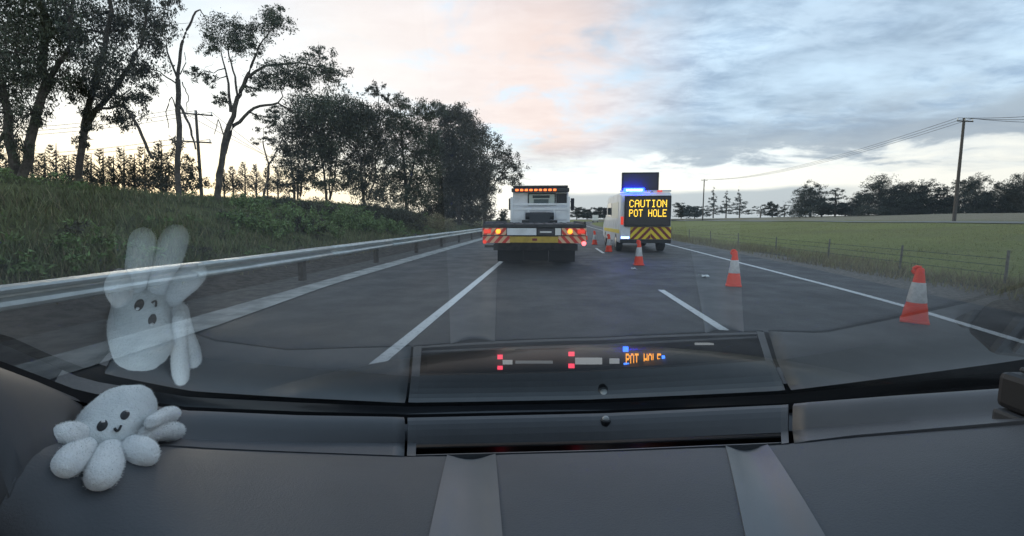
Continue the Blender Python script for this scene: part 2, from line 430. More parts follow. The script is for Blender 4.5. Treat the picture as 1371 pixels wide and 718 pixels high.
# ------------------------------------------------------------------ vegetation builders
def leaves(name, clumps, size, dens, m, parent, droop=.5, aspect=.30, cap=14000):
    """clumps: (centre, (rx,ry,rz)); many small diamond leaves gathered on sprays"""
    V, F = [], []
    tot = 0
    for c, r in clumps:
        c = np.array(c); r = np.array(r)
        n = int(dens * (r[0] * r[2] + r[0] * r[1] + r[1] * r[2]) / (size * size) * 7.5)
        n = min(max(n, 8), max(8, cap - tot))

        tot += n
        ns = max(5, n // 40)
        d = rng.normal(size=(ns, 3)); d /= np.linalg.norm(d, axis=1)[:, None]
        sp = d * (rng.random(ns)[:, None] ** .45) * (.78 + .42 * rng.random(ns)[:, None])
        idx = rng.integers(0, ns, n)
        pos = c + (sp[idx] + rng.normal(size=(n, 3)) * .13) * r
        pos[:, 2] -= np.abs(rng.normal(size=n)) * .10 * r[2] * droop
        ax = rng.normal(size=(n, 3)); ax[:, 2] -= droop * 1.6; ax /= np.linalg.norm(ax, axis=1)[:, None]
        sd_ = np.cross(ax, rng.normal(size=(n, 3))); sd_ /= np.linalg.norm(sd_, axis=1)[:, None] + 1e-9
        L = (size * (.6 + .8 * rng.random(n)))[:, None]
        q = np.stack([pos - ax * L * .5, pos + sd_ * L * aspect * .5, pos + ax * L * .5, pos - sd_ * L * aspect * .5], 1)
        b0 = sum(len(x) for x in V)
        V.append(q.reshape(-1, 3)); F.append(np.arange(n * 4).reshape(-1, 4) + b0)
    V = np.concatenate(V) - np.array(origin(parent)); F = np.concatenate(F)
    me = bpy.data.meshes.new(name); me.from_pydata(V.tolist(), [], F.tolist()); me.materials.append(m)
    o = bpy.data.objects.new(name, me); COL.objects.link(o); o.parent = parent
    return o
def wobble(a, b, n, amt):
    a, b = Vector(a), Vector(b); L = (b - a).length; out = []
    for i in range(n + 1):
        t = i / n; q = a.lerp(b, t)
        if 0 < i < n: q = q + Vector(rng.normal(size=3) * amt * L)
        out.append(q)
    return out
def tree(name, label, cat, Y, base, limbs, clumps, leaf='leaf', size=.16, dens=1.0, r0=.16, depth=.9, group=None, droop=.5, bark='bark', twigs=5, cap=14000, sink=.5):
    """base pixel, limbs = pixel polylines from the trunk up, clumps = (px,py,rx,ry) at distance Y metres"""
    k = Y / FPX
    bp = P(base[0], base[1], Y)
    t = thing(name, label, cat, bp, group=group)
    mbt = MB(); nodes = []
    for li, (pl, ra, rb) in enumerate(limbs):
        off = 0 if li == 0 else rng.normal() * .25 * depth
        pts = []
        for i, (x, y) in enumerate(pl):
            f = i / max(1, len(pl) - 1)
            pts.append(P(x, y, Y + off * f * 2.0))
        fine = []
        for i in range(len(pts) - 1):
            fine += wobble(pts[i], pts[i + 1], 4, .018)[:-1]
        fine.append(pts[-1])
        if li == 0: fine[0] = fine[0] - Vector((0, 0, sink))
        n = len(fine); mbt.tube(fine, [ra + (rb - ra) * i / (n - 1) for i in range(n)], 8)
        nodes += [(q, ra + (rb - ra) * i / (n - 1)) for i, q in enumerate(fine) if i > n * .35]
    cl = []
    for (x, y, rx, ry) in clumps:
        dy = rng.normal() * rx * k * .7 * depth
        c = P(x, y, Y + dy)
        cl.append((tuple(c), (rx * k, rx * k * .9, ry * k)))
        # branch to the clump from the nearest lower limb point, then twigs
        cand = sorted(nodes, key=lambda q: (q[0] - c).length + (2.0 if q[0].z > c.z + .3 else 0))[:6]
        if cand:
            q, rr = cand[0]
            br = wobble(q, c, 4, .05); r1 = min(rr * .7, .05 + .02 * (c - q).length)
            mbt.tube(br, [r1 * (1 - .75 * i / 4) for i in range(5)], 6, False)
            for _ in range(twigs):
                e = c + Vector((rng.normal() * rx * k * .55, rng.normal() * rx * k * .5, rng.normal() * ry * k * .5))
                mbt.tube(wobble(br[2 + int(rng.integers(0, 3))], e, 3, .06), [r1 * .35, r1 * .28, r1 * .2, r1 * .1], 4, False)
    mbt.build('trunk', M[bark], t, world=True, smooth=True)
    if cl: leaves('crown', cl, size, dens, M[leaf], t, droop, cap=cap)
    return t

def ghit(px, py):
    d = ray(px, py); s = 3.0 / d.y
    while s * d.y < 400:
        p = EYE + d * s; u, v = UV(p)
        if p.z <= gz(u, v): return p
        s += .15 / d.y
    return p
# --- big gums on the left
def rc(x0, x1, y0, y1, n, r0, r1, flat=.75):
    return [(x0 + (x1 - x0) * rng.random(), y0 + (y1 - y0) * rng.random(), *(lambda q: (q, q * flat))(r0 + (r1 - r0) * rng.random())) for _ in range(n)]
GT = 'gum trees along the left bank'
tree('gum_tree', 'tall dark gum tree cut by the left edge of the photo, trunks leaning outward', 'tree', 16.5, (22, 285),
     [([(22, 285), (40, 190), (62, 110), (60, 20), (40, -90)], .15, .08), ([(25, 262), (12, 190), (2, 110), (-25, 20)], .15, .07), ([(55, 135), (90, 70), (100, -10)], .09, .04)],
     [(20, 20, 46, 40), (-30, 30, 50, 50), (60, 50, 42, 34), (30, 105, 44, 36), (-5, 150, 34, 30), (70, 105, 34, 26), (45, 150, 22, 18), (22, 190, 16, 24), (-40, 100, 50, 46), (5, 70, 44, 36), (75, 5, 34, 30), (-10, 210, 18, 22), (90, 40, 26, 22), (20, -40, 60, 36)],
     'leaf', .115, 1.7, group=None, droop=.9, cap=60000)
tree('gum_tree', 'tall gum tree with broad drooping crown standing just left of the dead tree', 'tree', 17.5, (108, 285),
     [([(108, 285), (107, 215), (116, 150), (140, 70), (150, -40)], .125, .06), ([(114, 165), (160, 110), (190, 60), (200, 0)], .09, .04), ([(112, 185), (128, 150), (165, 140), (186, 172), (204, 212)], .05, .05)],
     [(130, 20, 44, 34), (170, 40, 42, 32), (205, 25, 32, 28), (150, 90, 42, 30), (195, 90, 26, 22), (112, 75, 32, 28), (108, 120, 26, 20), (165, 135, 28, 24), (120, 155, 17, 20), (165, 160, 22, 14), (108, 185, 12, 18), (185, 120, 22, 18), (95, 40, 26, 24), (225, 5, 18, 16), (145, -30, 60, 30), (210, 55, 22, 20), (140, 118, 22, 18)],
     'leaf_dark', .115, 1.6, droop=.9, cap=60000)
# dead tree
tree('dead_tree', 'bare dead tree with forked grey limbs between the two gums on the left', 'tree', 18.5, (240, 275),
     [([(240, 275), (240, 190), (238, 106)], .10, .085), ([(238, 106), (243, 60), (250, 40), (262, 16), (268, 13), (277, 28)], .06, .012), ([(238, 106), (224, 70), (221, 50)], .045, .012), ([(240, 155), (230, 130), (222, 150), (226, 172)], .025, .012),
      ([(240, 140), (256, 175), (262, 200)], .05, .03), ([(244, 110), (252, 128), (250, 150)], .022, .01), ([(236, 112), (214, 96), (200, 92)], .03, .01), ([(241, 100), (249, 84), (247, 70)], .02, .01)], [], bark='bark_dead')
tree('gum_tree', 'slender forked gum tree with flat open crown leaning to the right', 'tree', 18.0, (290, 281),
     [([(290, 281), (293, 235), (303, 180), (318, 130), (333, 98)], .125, .06), ([(296, 215), (313, 168), (340, 145), (372, 138), (392, 150)], .08, .025), ([(309, 150), (306, 112), (296, 70)], .06, .02), ([(318, 128), (312, 95), (303, 55)], .045, .02),
      ([(333, 98), (345, 66), (362, 40)], .05, .015), ([(330, 104), (356, 88), (400, 84), (440, 92)], .06, .02), ([(312, 145), (330, 110), (338, 82)], .05, .02), ([(303, 190), (292, 160), (287, 180)], .025, .01)],
     [(300, 42, 30, 22), (335, 45, 24, 18), (318, 62, 26, 14), (365, 32, 26, 18), (372, 20, 20, 12), (278, 60, 14, 14), (268, 100, 16, 12), (285, 108, 10, 8), (298, 135, 14, 10), (380, 97, 34, 18), (415, 95, 36, 16), (445, 98, 22, 15), (355, 108, 24, 14), (425, 70, 17, 11), (400, 112, 26, 8), (356, 158, 17, 10), (340, 120, 14, 9), (372, 146, 12, 7), (340, 66, 10, 8)],
     'leaf', .10, 1.6, droop=.5, cap=50000)
tree('gum_tree', 'thin sparse young gum with brown leaves beside the round clump', 'tree', 27.0, (352, 272),
     [([(352, 272), (360, 220), (352, 190)], .07, .03), ([(358, 225), (372, 200), (384, 172)], .05, .02)],
     [(352, 172, 14, 8), (362, 186, 17, 8), (380, 165, 10, 8), (342, 190, 9, 6)], 'leaf_brown', .14, .8, r0=.06)
# multi-stemmed round clump, three trees
for (bx, xs, cl, lab) in [
    (395, [(388, 200), (402, 215), (412, 180)], [(392, 178, 20, 22), (404, 152, 24, 18), (420, 168, 26, 20), (385, 205, 16, 16), (410, 195, 24, 16), (395, 228, 18, 12), (425, 210, 18, 12), (392, 248, 16, 9), (412, 240, 16, 10)], 'low rounded gum at the left end of the multi stemmed clump'),
    (438, [(430, 190), (444, 170), (455, 185)], [(430, 145, 28, 15), (455, 142, 26, 14), (445, 170, 28, 20), (432, 195, 20, 14), (462, 180, 24, 20), (470, 158, 22, 16), (448, 205, 18, 10), (425, 222, 16, 9), (460, 228, 16, 10), (440, 245, 18, 9)], 'broad dome topped gum with many pale stems in the clump'),
    (488, [(478, 195), (490, 165), (502, 185), (512, 150)], [(480, 165, 24, 20), (500, 170, 22, 22), (490, 195, 24, 18), (515, 165, 14, 18), (506, 118, 9, 9), (512, 128, 8, 6), (488, 150, 14, 9), (475, 215, 20, 14), (500, 225, 20, 18), (515, 205, 14, 18), (490, 250, 22, 16), (470, 240, 16, 12), (508, 258, 14, 12)], 'gum with one lone sprig rising above its crown beside the dome topped gum')]:
    tree('gum_tree', lab, 'tree', 35.0, (bx, 274), [([(bx, 274), (bx + (xs[0][0] - bx) * .4, 240), xs[0]], .11, .05)] + [([(bx + rng.normal() * 4, 268), (bx + (x - bx) * .6, 238), (x, y)], .08, .035) for x, y in xs[1:]] + ([([(500, 190), (508, 150), (506, 120)], .05, .02)] if bx == 488 else []),
         [(a, b_, c * 1.4, d * 1.4) for a, b_, c, d in cl], 'leaf_dark' if bx != 438 else 'leaf', .20, 1.7, group=None, droop=.5, cap=30000)
tree('gum_tree', 'tall narrow gum with gaps of sky between its clumps', 'tree', 42.0, (545, 282),
     [([(545, 282), (541, 220), (536, 150)], .15, .05), ([(546, 260), (556, 210), (566, 160)], .12, .04), ([(542, 215), (527, 180), (520, 150)], .07, .03)],
     [(a, b_, c * 1.35, d * 1.35) for a, b_, c, d in [(533, 138, 14, 9), (526, 160, 13, 12), (545, 165, 18, 14), (570, 148, 16, 13), (560, 175, 18, 14), (538, 188, 16, 14), (575, 190, 16, 16), (550, 208, 16, 12), (530, 215, 14, 14), (570, 225, 18, 18), (545, 240, 16, 14), (590, 145, 12, 9), (525, 245, 14, 18), (548, 265, 18, 12), (562, 255, 18, 16)]], 'leaf', .20, 2.2, cap=40000)
tree('gum_tree', 'massive dense olive gum foliage reaching the ground behind the guardrail end', 'tree', 46.0, (615, 306),
     [([(615, 306), (612, 240), (606, 170)], .25, .1), ([(614, 260), (628, 210), (634, 170)], .15, .06)],
     [(598, 158, 22, 16), (618, 160, 22, 18), (635, 180, 22, 20), (605, 190, 30, 26), (630, 212, 30, 26), (597, 225, 26, 26), (620, 245, 34, 26), (592, 262, 26, 24), (640, 260, 24, 26), (612, 282, 36, 20), (645, 232, 18, 22), (585, 195, 16, 20), (640, 288, 20, 14), (580, 285, 20, 14)], 'leaf_brown', .22, 4.0, cap=90000)
tree('gum_tree', 'dark crowned gum arching out over the road edge beside the tow truck', 'tree', 52.0, (648, 300),
     [([(648, 300), (652, 250), (662, 205)], .18, .07), ([(652, 255), (672, 235), (686, 220)], .09, .04)],
     [(655, 190, 14, 12), (668, 196, 16, 13), (676, 212, 18, 14), (688, 222, 17, 15), (692, 240, 13, 11), (662, 220, 20, 16), (655, 250, 16, 18), (674, 238, 16, 10), (652, 278, 14, 16), (682, 206, 11, 9)], 'leaf_dark', .22, 1.3, cap=16000)

# --- row of small conifers behind the bank
def conifer(px, top, Y, wpx, label):
    base = P(px, 262, Y); tip = P(px, top, Y); h = tip.z - base.z; k = Y / FPX
    t = thing('conifer', label, 'tree', base, group='young conifers behind the bank')
    mbt = MB(); mbt.tube([base - Vector((0, 0, .6)), base.lerp(tip, .5), tip], [.07, .045, .012], 6)
    cl = []
    L = 15
    for i in range(L):
        f = i / L
        zc = base.z + h * (.04 + .95 * f); rr = 1.12 * wpx * k * (1.06 - f)
        for j in range(5):
            a = rng.random() * 6.28; e = Vector((base.x + math.cos(a) * rr, base.y + math.sin(a) * rr, zc + rr * .75))
            s0 = Vector((base.x, base.y, zc))
            mbt.tube([s0, s0.lerp(e, .6) - Vector((0, 0, rr * .06)), e], [.022, .016, .006], 4, False)
            for s_ in (.45, .75, 1.0):
                cl.append((tuple(s0.lerp(e, s_)), (rr * .13 + .03, rr * .13 + .03, rr * .11 + .03)))
    mbt.build('trunk', M['bark'], t, world=True)
    leaves('crown', cl, .10, .8, M['leaf_conifer'], t, droop=-.9, aspect=.16, cap=14000)
cx_ = [(8, 205, 17, 'at the left edge of the photo'), (43, 186, 19, 'tallest, framed by leaning gum trunks'), (75, 192, 18, 'right of the tallest one'), (106, 205, 16, 'half hidden by the broad gum trunk'), (138, 198, 17, 'first right of the broad gum'), (166, 196, 18, 'second right of the broad gum'),
       (26, 200, 15, 'between the left edge and the tallest one'), (60, 204, 14, 'low one just right of the tallest'), (92, 207, 14, 'low one left of the broad gum trunk'), (122, 206, 14, 'low one touching the broad gum trunk'), (152, 208, 14, 'low one in the gap right of the broad gum'), (180, 206, 14, 'low one left of the leaning gum branch'), (300, 226, 11, 'low one at the slender gum trunk'), (358, 224, 10, 'low one below the sparse young gum'),
       (194, 194, 17, 'behind the leaning gum branch'), (216, 190, 18, 'just left of the dead tree'), (312, 222, 12, 'first right of the slender gum'), (328, 216, 12, 'second right of the slender gum'), (343, 219, 11, 'third right of the slender gum'), (372, 222, 10, 'small, beside the multi stemmed clump')]
for x, t_, w_, lb in cx_:
    conifer(x, t_, 26 + rng.random() * 3 if x < 300 else 36, w_, 'young conifer behind the bank, ' + lb)
tree('shrub', 'dense dark shrub around the foot of the dead tree', 'shrub', 20.5, (222, 268), [([(222, 268), (222, 230)], .05, .02)],
     [(215, 215, 18, 22), (232, 205, 16, 22), (222, 245, 28, 18), (200, 240, 16, 16), (255, 225, 16, 18), (262, 248, 18, 14), (240, 235, 20, 20)], 'leaf_dark', .13, 1.4, cap=12000)
# bushes on the bank
for i, (x, y, rx, ry, Y, lf, lb) in enumerate([
    (352, 300, 34, 20, 17.5, 'bush', 'wide bright green bush low on the bank nearest the guardrail'), (398, 292, 30, 18, 20, 'bush', 'bright green bush on the bank left of centre'), (432, 305, 26, 14, 21, 'bush', 'small light green bush just above the guardrail'),
    (425, 280, 32, 13, 24, 'leaf_brown', 'olive bush high on the bank below the dome topped gum'), (330, 272, 26, 12, 20, 'bush', 'olive bush beside the slender forked gum trunk'), (470, 298, 32, 14, 26, 'bush', 'green rounded bush midway along the bank'), (372, 272, 26, 11, 23, 'leaf', 'low grey green bush at the top of the bank'),
    (505, 285, 30, 16, 30, 'leaf_dark', 'dark bush under the tall narrow gum'), (545, 296, 26, 14, 34, 'leaf_brown', 'brownish bush at the end of the green bank'), (518, 304, 24, 10, 31, 'bush', 'pale green tuft low on the bank by the far rail'), (452, 292, 24, 16, 24, 'bush', 'round green bush in the middle of the bank'), (490, 300, 24, 14, 28, 'bush', 'round pale green bush low on the far bank'), (412, 302, 22, 14, 21, 'leaf_brown', 'olive mound bush between two bright green bushes'), (375, 306, 24, 14, 18, 'bush', 'low bright bush nearest the rail left of the olive mound'), (530, 288, 22, 14, 32, 'leaf', 'grey green bush at the top of the far bank'), (318, 296, 24, 14, 17, 'bush', 'leftmost green bush on the bank, below the slender gum'), (585, 300, 24, 10, 40, 'grass_dry', 'dry straw coloured tuft at the foot of the massive gum')]):
    gp = ghit(x, y + ry * .8); Y = gp.y
    tree('bush', lb, 'bush', Y, (x, y + ry * .8), [([(x, y + ry * .8), (x + 2, y)], .03, .012)], [(x, y - ry * .2, rx * .8, ry * 1.15), (x - rx * .6, y + ry * .1, rx * .6, ry * .9), (x + rx * .6, y + ry * .15, rx * .6, ry * .9)], lf, .11, 1.6, cap=12000, twigs=3, droop=.1, sink=.3)

scr = []
while len(scr) < 230:
    u, v = rng.uniform(-15.5, -7.2), 3 + 50 * rng.random() ** 1.3
    if bump_n(u * 1.3 + 4, v * .8) < -.1: continue
    q = RW(u, v, gz(u, v)); r_ = rng.uniform(.15, .55); scr.append(((q.x, q.y, q.z + r_ * .3), (r_, r_, r_ * .6)))
for nm_, mm_, part_, lb_t in (('bank_scrub', 'bush', scr[:140], 'low green scrub scattered over the grassy bank'), ('bank_dark_scrub', 'leaf_brown', scr[140:], 'low olive brown scrub scattered over the grassy bank')):
    props(leaves(nm_, part_, .09, .55, M[mm_], None, .1, cap=60000), lb_t, 'scrub', kind='stuff')
# --- far trees on the right
FT = 'trees beyond the right field'
def far_tree(px, yb, yt, wpx, Y, label, kind='round'):
    h = yb - yt
    if kind == 'cone':
        cl = [(px + rng.normal() * wpx * .06, yb - h * (f * .9 + .08), wpx * .62 * (1.08 - f), h * .10) for f in np.linspace(0, 1, 9)]
    elif kind == 'open':
        cl = [(px - wpx * .28, yt + h * .25, wpx * .34, h * .12), (px + wpx * .1, yt + h * .12, wpx * .36, h * .12), (px + wpx * .34, yt + h * .40, wpx * .32, h * .14), (px - wpx * .1, yt + h * .5, wpx * .4, h * .14), (px, yt + h * .72, wpx * .5, h * .16), (px, yt + h * .88, wpx * .5, h * .14)]
    else:
        cl = [(px + rng.uniform(-.42, .42) * wpx * (1.1 - .5 * f), yb - h * f, wpx * (.46 + .26 * rng.random()) * (1.0 if f < .6 else .70), h * (.15 + .08 * rng.random())) for f in (.04, .06, .10, .12, .14, .24, .3, .36, .42, .48, .54, .6, .66, .72, .78, .84, .88)]
    return tree('gum_tree' if kind != 'cone' else 'cypress_tree', label, 'tree', Y, (px, yb + 2), [([(px, yb + 2), (px + 1, yb - h * .5), (px, yt + h * .15)], .22, .08)], cl, 'leaf_far', Y * .0030, .8, group=FT, twigs=1, cap=20000, droop=.2)
for a in [(955, 288, 252, 20, 150, 'pointed dark cypress directly behind the thin bare pole', 'cone'), (972, 288, 256, 18, 150, 'left of two matching pointed cypresses', 'cone'), (990, 288, 254, 22, 150, 'right and wider of two matching pointed cypresses', 'cone'),
          (912, 289, 272, 20, 170, 'low dark tree showing just right of the sign van', 'round'), (930, 289, 276, 22, 180, 'low brownish tree left of the thin bare pole', 'round'), (1018, 288, 274, 18, 170, 'small open tree right of the matching cypresses', 'open'), (1034, 288, 270, 16, 170, 'small upright tree in the gap of the tree line', 'round'), (1050, 288, 274, 18, 170, 'small flat open tree left of the bushy pair', 'open'),
          (1085, 286, 247, 34, 120, 'bushy dark tree with a spiky top, left of the flat layered tree', 'round'), (1118, 286, 250, 30, 120, 'flat layered open tree right of the spiky bushy tree', 'open'), (1150, 287, 262, 24, 118, 'low round tree at the left end of the solid row', 'round'), (1177, 287, 235, 36, 112, 'tallest round tree of the solid row', 'round'), (1210, 287, 243, 32, 112, 'second round crown of the solid row', 'round'), (1235, 287, 243, 28, 112, 'third round crown of the solid row', 'round'), (1258, 287, 250, 24, 112, 'low crown left of the power pole', 'round'),
          (1282, 287, 240, 30, 108, 'open crowned tree just left behind the power pole', 'open'), (1305, 287, 236, 36, 108, 'domed tree just right behind the power pole', 'round'), (1345, 287, 244, 32, 104, 'wide tree second from the right edge', 'round'), (1372, 288, 234, 36, 100, 'dark tree cut by the right edge of the photo', 'round'), (1322, 287, 258, 24, 108, 'low tree between the domed tree and the wide tree', 'round'),
          (1193, 287, 254, 30, 114, 'low filler tree between the tallest round crown and the second', 'round'), (1222, 287, 256, 28, 114, 'low filler tree between second and third round crowns', 'round'), (1270, 287, 262, 26, 110, 'low dark bushy tree left of the power pole foot', 'round'), (1132, 287, 270, 26, 124, 'low bushy tree at the foot of the flat layered tree', 'round'), (1358, 288, 256, 28, 102, 'low bushy tree just inside the right edge', 'round'), (1100, 287, 268, 24, 124, 'low bush between the spiky tree and the flat layered tree', 'round')]:
    far_tree(a[0], a[1], a[2], a[3], a[4], a[5], a[6])
for a in [(772, 291, 276, 16, 230, 'low dark tree in the gap beside the tow truck', 'round'), (786, 291, 279, 16, 240, 'low dark tree in the gap midway to the van', 'round'), (800, 291, 277, 18, 230, 'low dark tree in the gap close to the van', 'round'), (812, 291, 278, 16, 220, 'low dark tree touching the van outline', 'round'), (672, 296, 280, 12, 120, 'low dark scrubby tree left of the tow truck cab', 'round')]:
    far_tree(*a)

# --- grass as stuff
def blades(name, spots, h0, h1, m, wd=.014):
    n = len(spots); S = np.array(spots)
    hh = (h0 + (h1 - h0) * rng.random(n)); an = rng.random(n) * 6.28
    dxy = np.stack([np.cos(an), np.sin(an)], 1) * (wd * (.6 + .8 * rng.random(n)))[:, None]
    ln = rng.normal(size=(n, 2)) * (hh * .35)[:, None]
    a = S.copy(); a[:, :2] -= dxy; b_ = S.copy(); b_[:, :2] += dxy; c = S.copy(); c[:, :2] += ln; c[:, 2] += hh
    a[:, 2] -= .02; b_[:, 2] -= .02
    V = np.stack([a, b_, c], 1).reshape(-1, 3)
    me = bpy.data.meshes.new(name); me.from_pydata(V.tolist(), [], np.arange(n * 3).reshape(-1, 3).tolist()); me.materials.append(m)
    o = bpy.data.objects.new(name, me); COL.objects.link(o); return o
def scatter(n, u0, u1, v0, v1, vpow=1.6):
    out = []
    while len(out) < n:
        u = u0 + (u1 - u0) * rng.random(); v = v0 + (v1 - v0) * rng.random() ** vpow
        if bump_n(u * 2.1, v * 1.7) + rng.normal() * .5 < -.35: continue
        p = RW(u, v, gz(u, v)); out.append((p.x, p.y, p.z))
    return out
props(blades('bank_grass', scatter(80000, -16.5, -7.0, 2, 60), .05, .27, M['grass'], .016), 'rough green grass covering the bank behind the guardrail', 'grass', kind='stuff')
props(blades('bank_dry_grass', scatter(9000, -13, -6.3, 2, 60), .08, .36, M['grass_dry'], .010), 'sparse dry stalks along the foot of the bank', 'grass', kind='stuff')
props(blades('field_grass', scatter(60000, 7.3, 34, 3, 70, 1.8), .03, .11, M['field'], .012), 'short green grass of the field right of the road', 'grass', kind='stuff')
props(blades('verge_grass', scatter(16000, 7.1, 9.4, 3, 60), .06, .30, M['grass_dry'], .009), 'taller dry grass along the wire fence', 'grass', kind='stuff')

# ------------------------------------------------------------------ guardrail
e_rail = lambda v: -5.0
gr = thing('guardrail', 'long galvanised steel guardrail along the foot of the left bank', 'guardrail', RW(-5, 4, 0))
prof = [(-.03, .645), (.05, .625), (.065, .60), (.05, .575), (-.045, .545), (-.045, .525), (.05, .49), (.065, .455), (.05, .425), (-.03, .395)]
rv = list(np.arange(-6, 45, 1.0)) + list(np.arange(45, 140, 4.0))
vv0 = -6.0; kk = 0
while vv0 < 140:
    ln_ = 4.0 if vv0 < 60 else 12.0
    jit = .010 * (kk % 2) + rng.normal() * .006
    mb = MB(); mb.grid([[RW(-5.0 + a + jit, v, z + rng.normal() * .003) for a, z in prof] for v in np.linspace(vv0, vv0 + ln_ + .12, 5)])
    mb.build('rail', M['galv'], gr, world=True, solid=.004, smooth=True)
    vv0 += ln_; kk += 1
for k in range(26):
    v = -3 + k * 4.0
    MB().box(-.05, .05, -.07, .07, -.3, .66, Matrix.Translation(RW(-5.12, v, 0)) @ Matrix.Rotation(-YAW, 4, 'Z')).build('post', M['timber'], gr, world=True)

# ------------------------------------------------------------------ wire fence on the right
fe = thing('wire_fence', 'low wire fence on short dark posts between verge and field', 'fence', RW(8.6, 12, 0))
pv_ = [9.5, 12.2, 15.2, 18.6, 22.2, 26, 30, 34.5, 39.5, 45, 51, 58, 66, 75]
for v in pv_:
    z0 = gz(8.6, v); h = .56 + rng.random() * .12; ln = rng.normal() * .03
    MB().tube([RW(8.6, v, z0 - .3), RW(8.6 + ln, v, z0 + h)], [.025, .022], 8).build('post', M['fpost'], fe, world=True)
for hz_ in (.20, .36, .50):
    MB().tube([RW(8.6, v, gz(8.6, v) + hz_) for v in pv_], .006, 5).build('wire', M['wire'], fe, world=True)

# ------------------------------------------------------------------ power poles and lines
def pole(px, ytop, Y, zb, label, arms, rad, armpx=None):
    top = P(px, ytop, Y); base = Vector((top.x, top.y, zb))
    t = thing('power_pole', label, 'pole', base)
    MB().tube([base - Vector((0, 0, .5)), top], [rad, rad * .65], 10).build('post', M['timber'], t, world=True, smooth=True)
    ends = []
    for dz_, hw, ang in arms:
        c = top - Vector((0, 0, dz_)); d = Vector((math.cos(ang), math.sin(ang), 0)) * hw
        MB().tube([c - d + Vector((0, -.12, 0)), c + d + Vector((0, -.12, 0))], .065, 4).build('crossarm', M['timber'], t, world=True)
        for f in (-.9, .9) if dz_ > .5 else (-.92, 0.0, .92):
            q = c + d * f + Vector((0, -.12, 0)); MB().lathe([(.035, .05), (.06, .12), (.04, .2), (.055, .26), (.02, .30)], 8, c=tuple(q)).build('insulator', M['silver'], t, world=True)
            ends.append(q + Vector((0, 0, .3)))
    return top, ends
tA, eA = pole(1291, 158, 48, .9, 'tall leaning timber power pole with crossarm in the right field', [(.35, 1.0, R(10))], .17)
tB, eB = pole(943, 240, 136, .9, 'thin distant pole in front of the pointed cypress', [(.35, 1.0, R(10))], .20)
tL, eL = pole(262, 148, 42, 2.0, 'timber power pole with two crossarms behind the dead tree', [(.35, 1.35, R(25)), (2.75, 1.1, R(25))], .16)
def wire(a, b_, sag, label, r=.022, group='overhead power lines'):
    pts = []
    for i in range(25):
        t = i / 24; q = Vector(a).lerp(Vector(b_), t); q.z -= sag * 4 * t * (1 - t); pts.append(q)
    o = MB().tube(pts, r, 5).build('power_line', M['wire']); props(o, label, 'power line', group); return o
dirn = (tA - tB); tC = tA + dirn * .9 + Vector((6, 0, 2.0))
for i, nm in enumerate(('left', 'middle', 'right')):
    wire(eA[i], eB[i], 1.8, f'overhead wire from the {nm} insulator of the leaning pole towards the thin distant pole')
    wire(eA[i], P(1371 + 220, 128 + 12 * i, 33), .5, f'overhead wire leaving the {nm} insulator of the leaning pole over the right edge')
for i in range(3):
    wire(eL[i], P(-140, 168 + 7 * i, 52), .9, f'overhead wire running left from the timber pole, {("upper", "second", "third")[i]} one behind the gums', .02)
    wire(eL[i], P(420, 230 + 6 * i, 95), .8, f'overhead wire falling right from the timber pole, {("upper", "second", "third")[i]} one', .02)
for i in (3, 4):
    wire(eL[i], P(-140, 190 + 5 * i, 52), .8, f'overhead wire from the lower crossarm, {("near", "far")[i - 3]} end, running left', .02)

# ------------------------------------------------------------------ vehicles
def wheel(name, x, y, r, wd, parent, side):
    t = MB().lathe([(r * .62, -wd / 2), (r * .94, -wd / 2), (r, -wd / 2 + .03), (r, wd / 2 - .03), (r * .94, wd / 2), (r * .62, wd / 2)], 24, 'x', (x, y, r)).build('wheel', M['rubber'], parent, smooth=False)
    xf = x + side * (wd / 2 + .002)
    MB().lathe([(r * .6, -.03), (r * .6, .0), (r * .45, .012), (r * .2, .03), (.02, .03)] if side > 0 else [(.02, -.03), (r * .2, -.03), (r * .45, -.012), (r * .6, 0), (r * .6, .03)], 18, 'x', (xf, y, r)).build('rim', M['rim'], t)
    return t
def slants(x0, x1, z0, z1, y, wd, gap, slope, mats, parent, name='stripe', th=.006):
    """diagonal sheeting stripes clipped to a rectangle facing -y; each stripe a thin plate"""
    W = wd + gap; h = z1 - z0; k = math.floor((x0 - abs(slope) * h) / W) - 1
    while k * W < x1 + abs(slope) * h:
        a = k * W; poly = [(a, z0), (a + wd, z0), (a + wd + slope * h, z1), (a + slope * h, z1)]
        for axis_, lim, sgn in ((0, x0, 1), (0, x1, -1)):
            out = []
            for i in range(len(poly)):
                p, q = poly[i], poly[(i + 1) % len(poly)]
                ip, iq = sgn * (p[0] - lim) >= 0, sgn * (q[0] - lim) >= 0
                if ip: out.append(p)
                if ip != iq:
                    t = (lim - p[0]) / (q[0] - p[0]); out.append((lim, p[1] + t * (q[1] - p[1])))
            poly = out
            if len(poly) < 3: break
        if len(poly) >= 3:
            n = len(poly)
            MB().poly([(x, y - th, z) for x, z in poly] + [(x, y, z) for x, z in poly],
                      [tuple(range(n))] + [(i, (i + 1) % n, n + (i + 1) % n, n + i) for i in range(n)]).build(name, mats, parent)
        k += 1

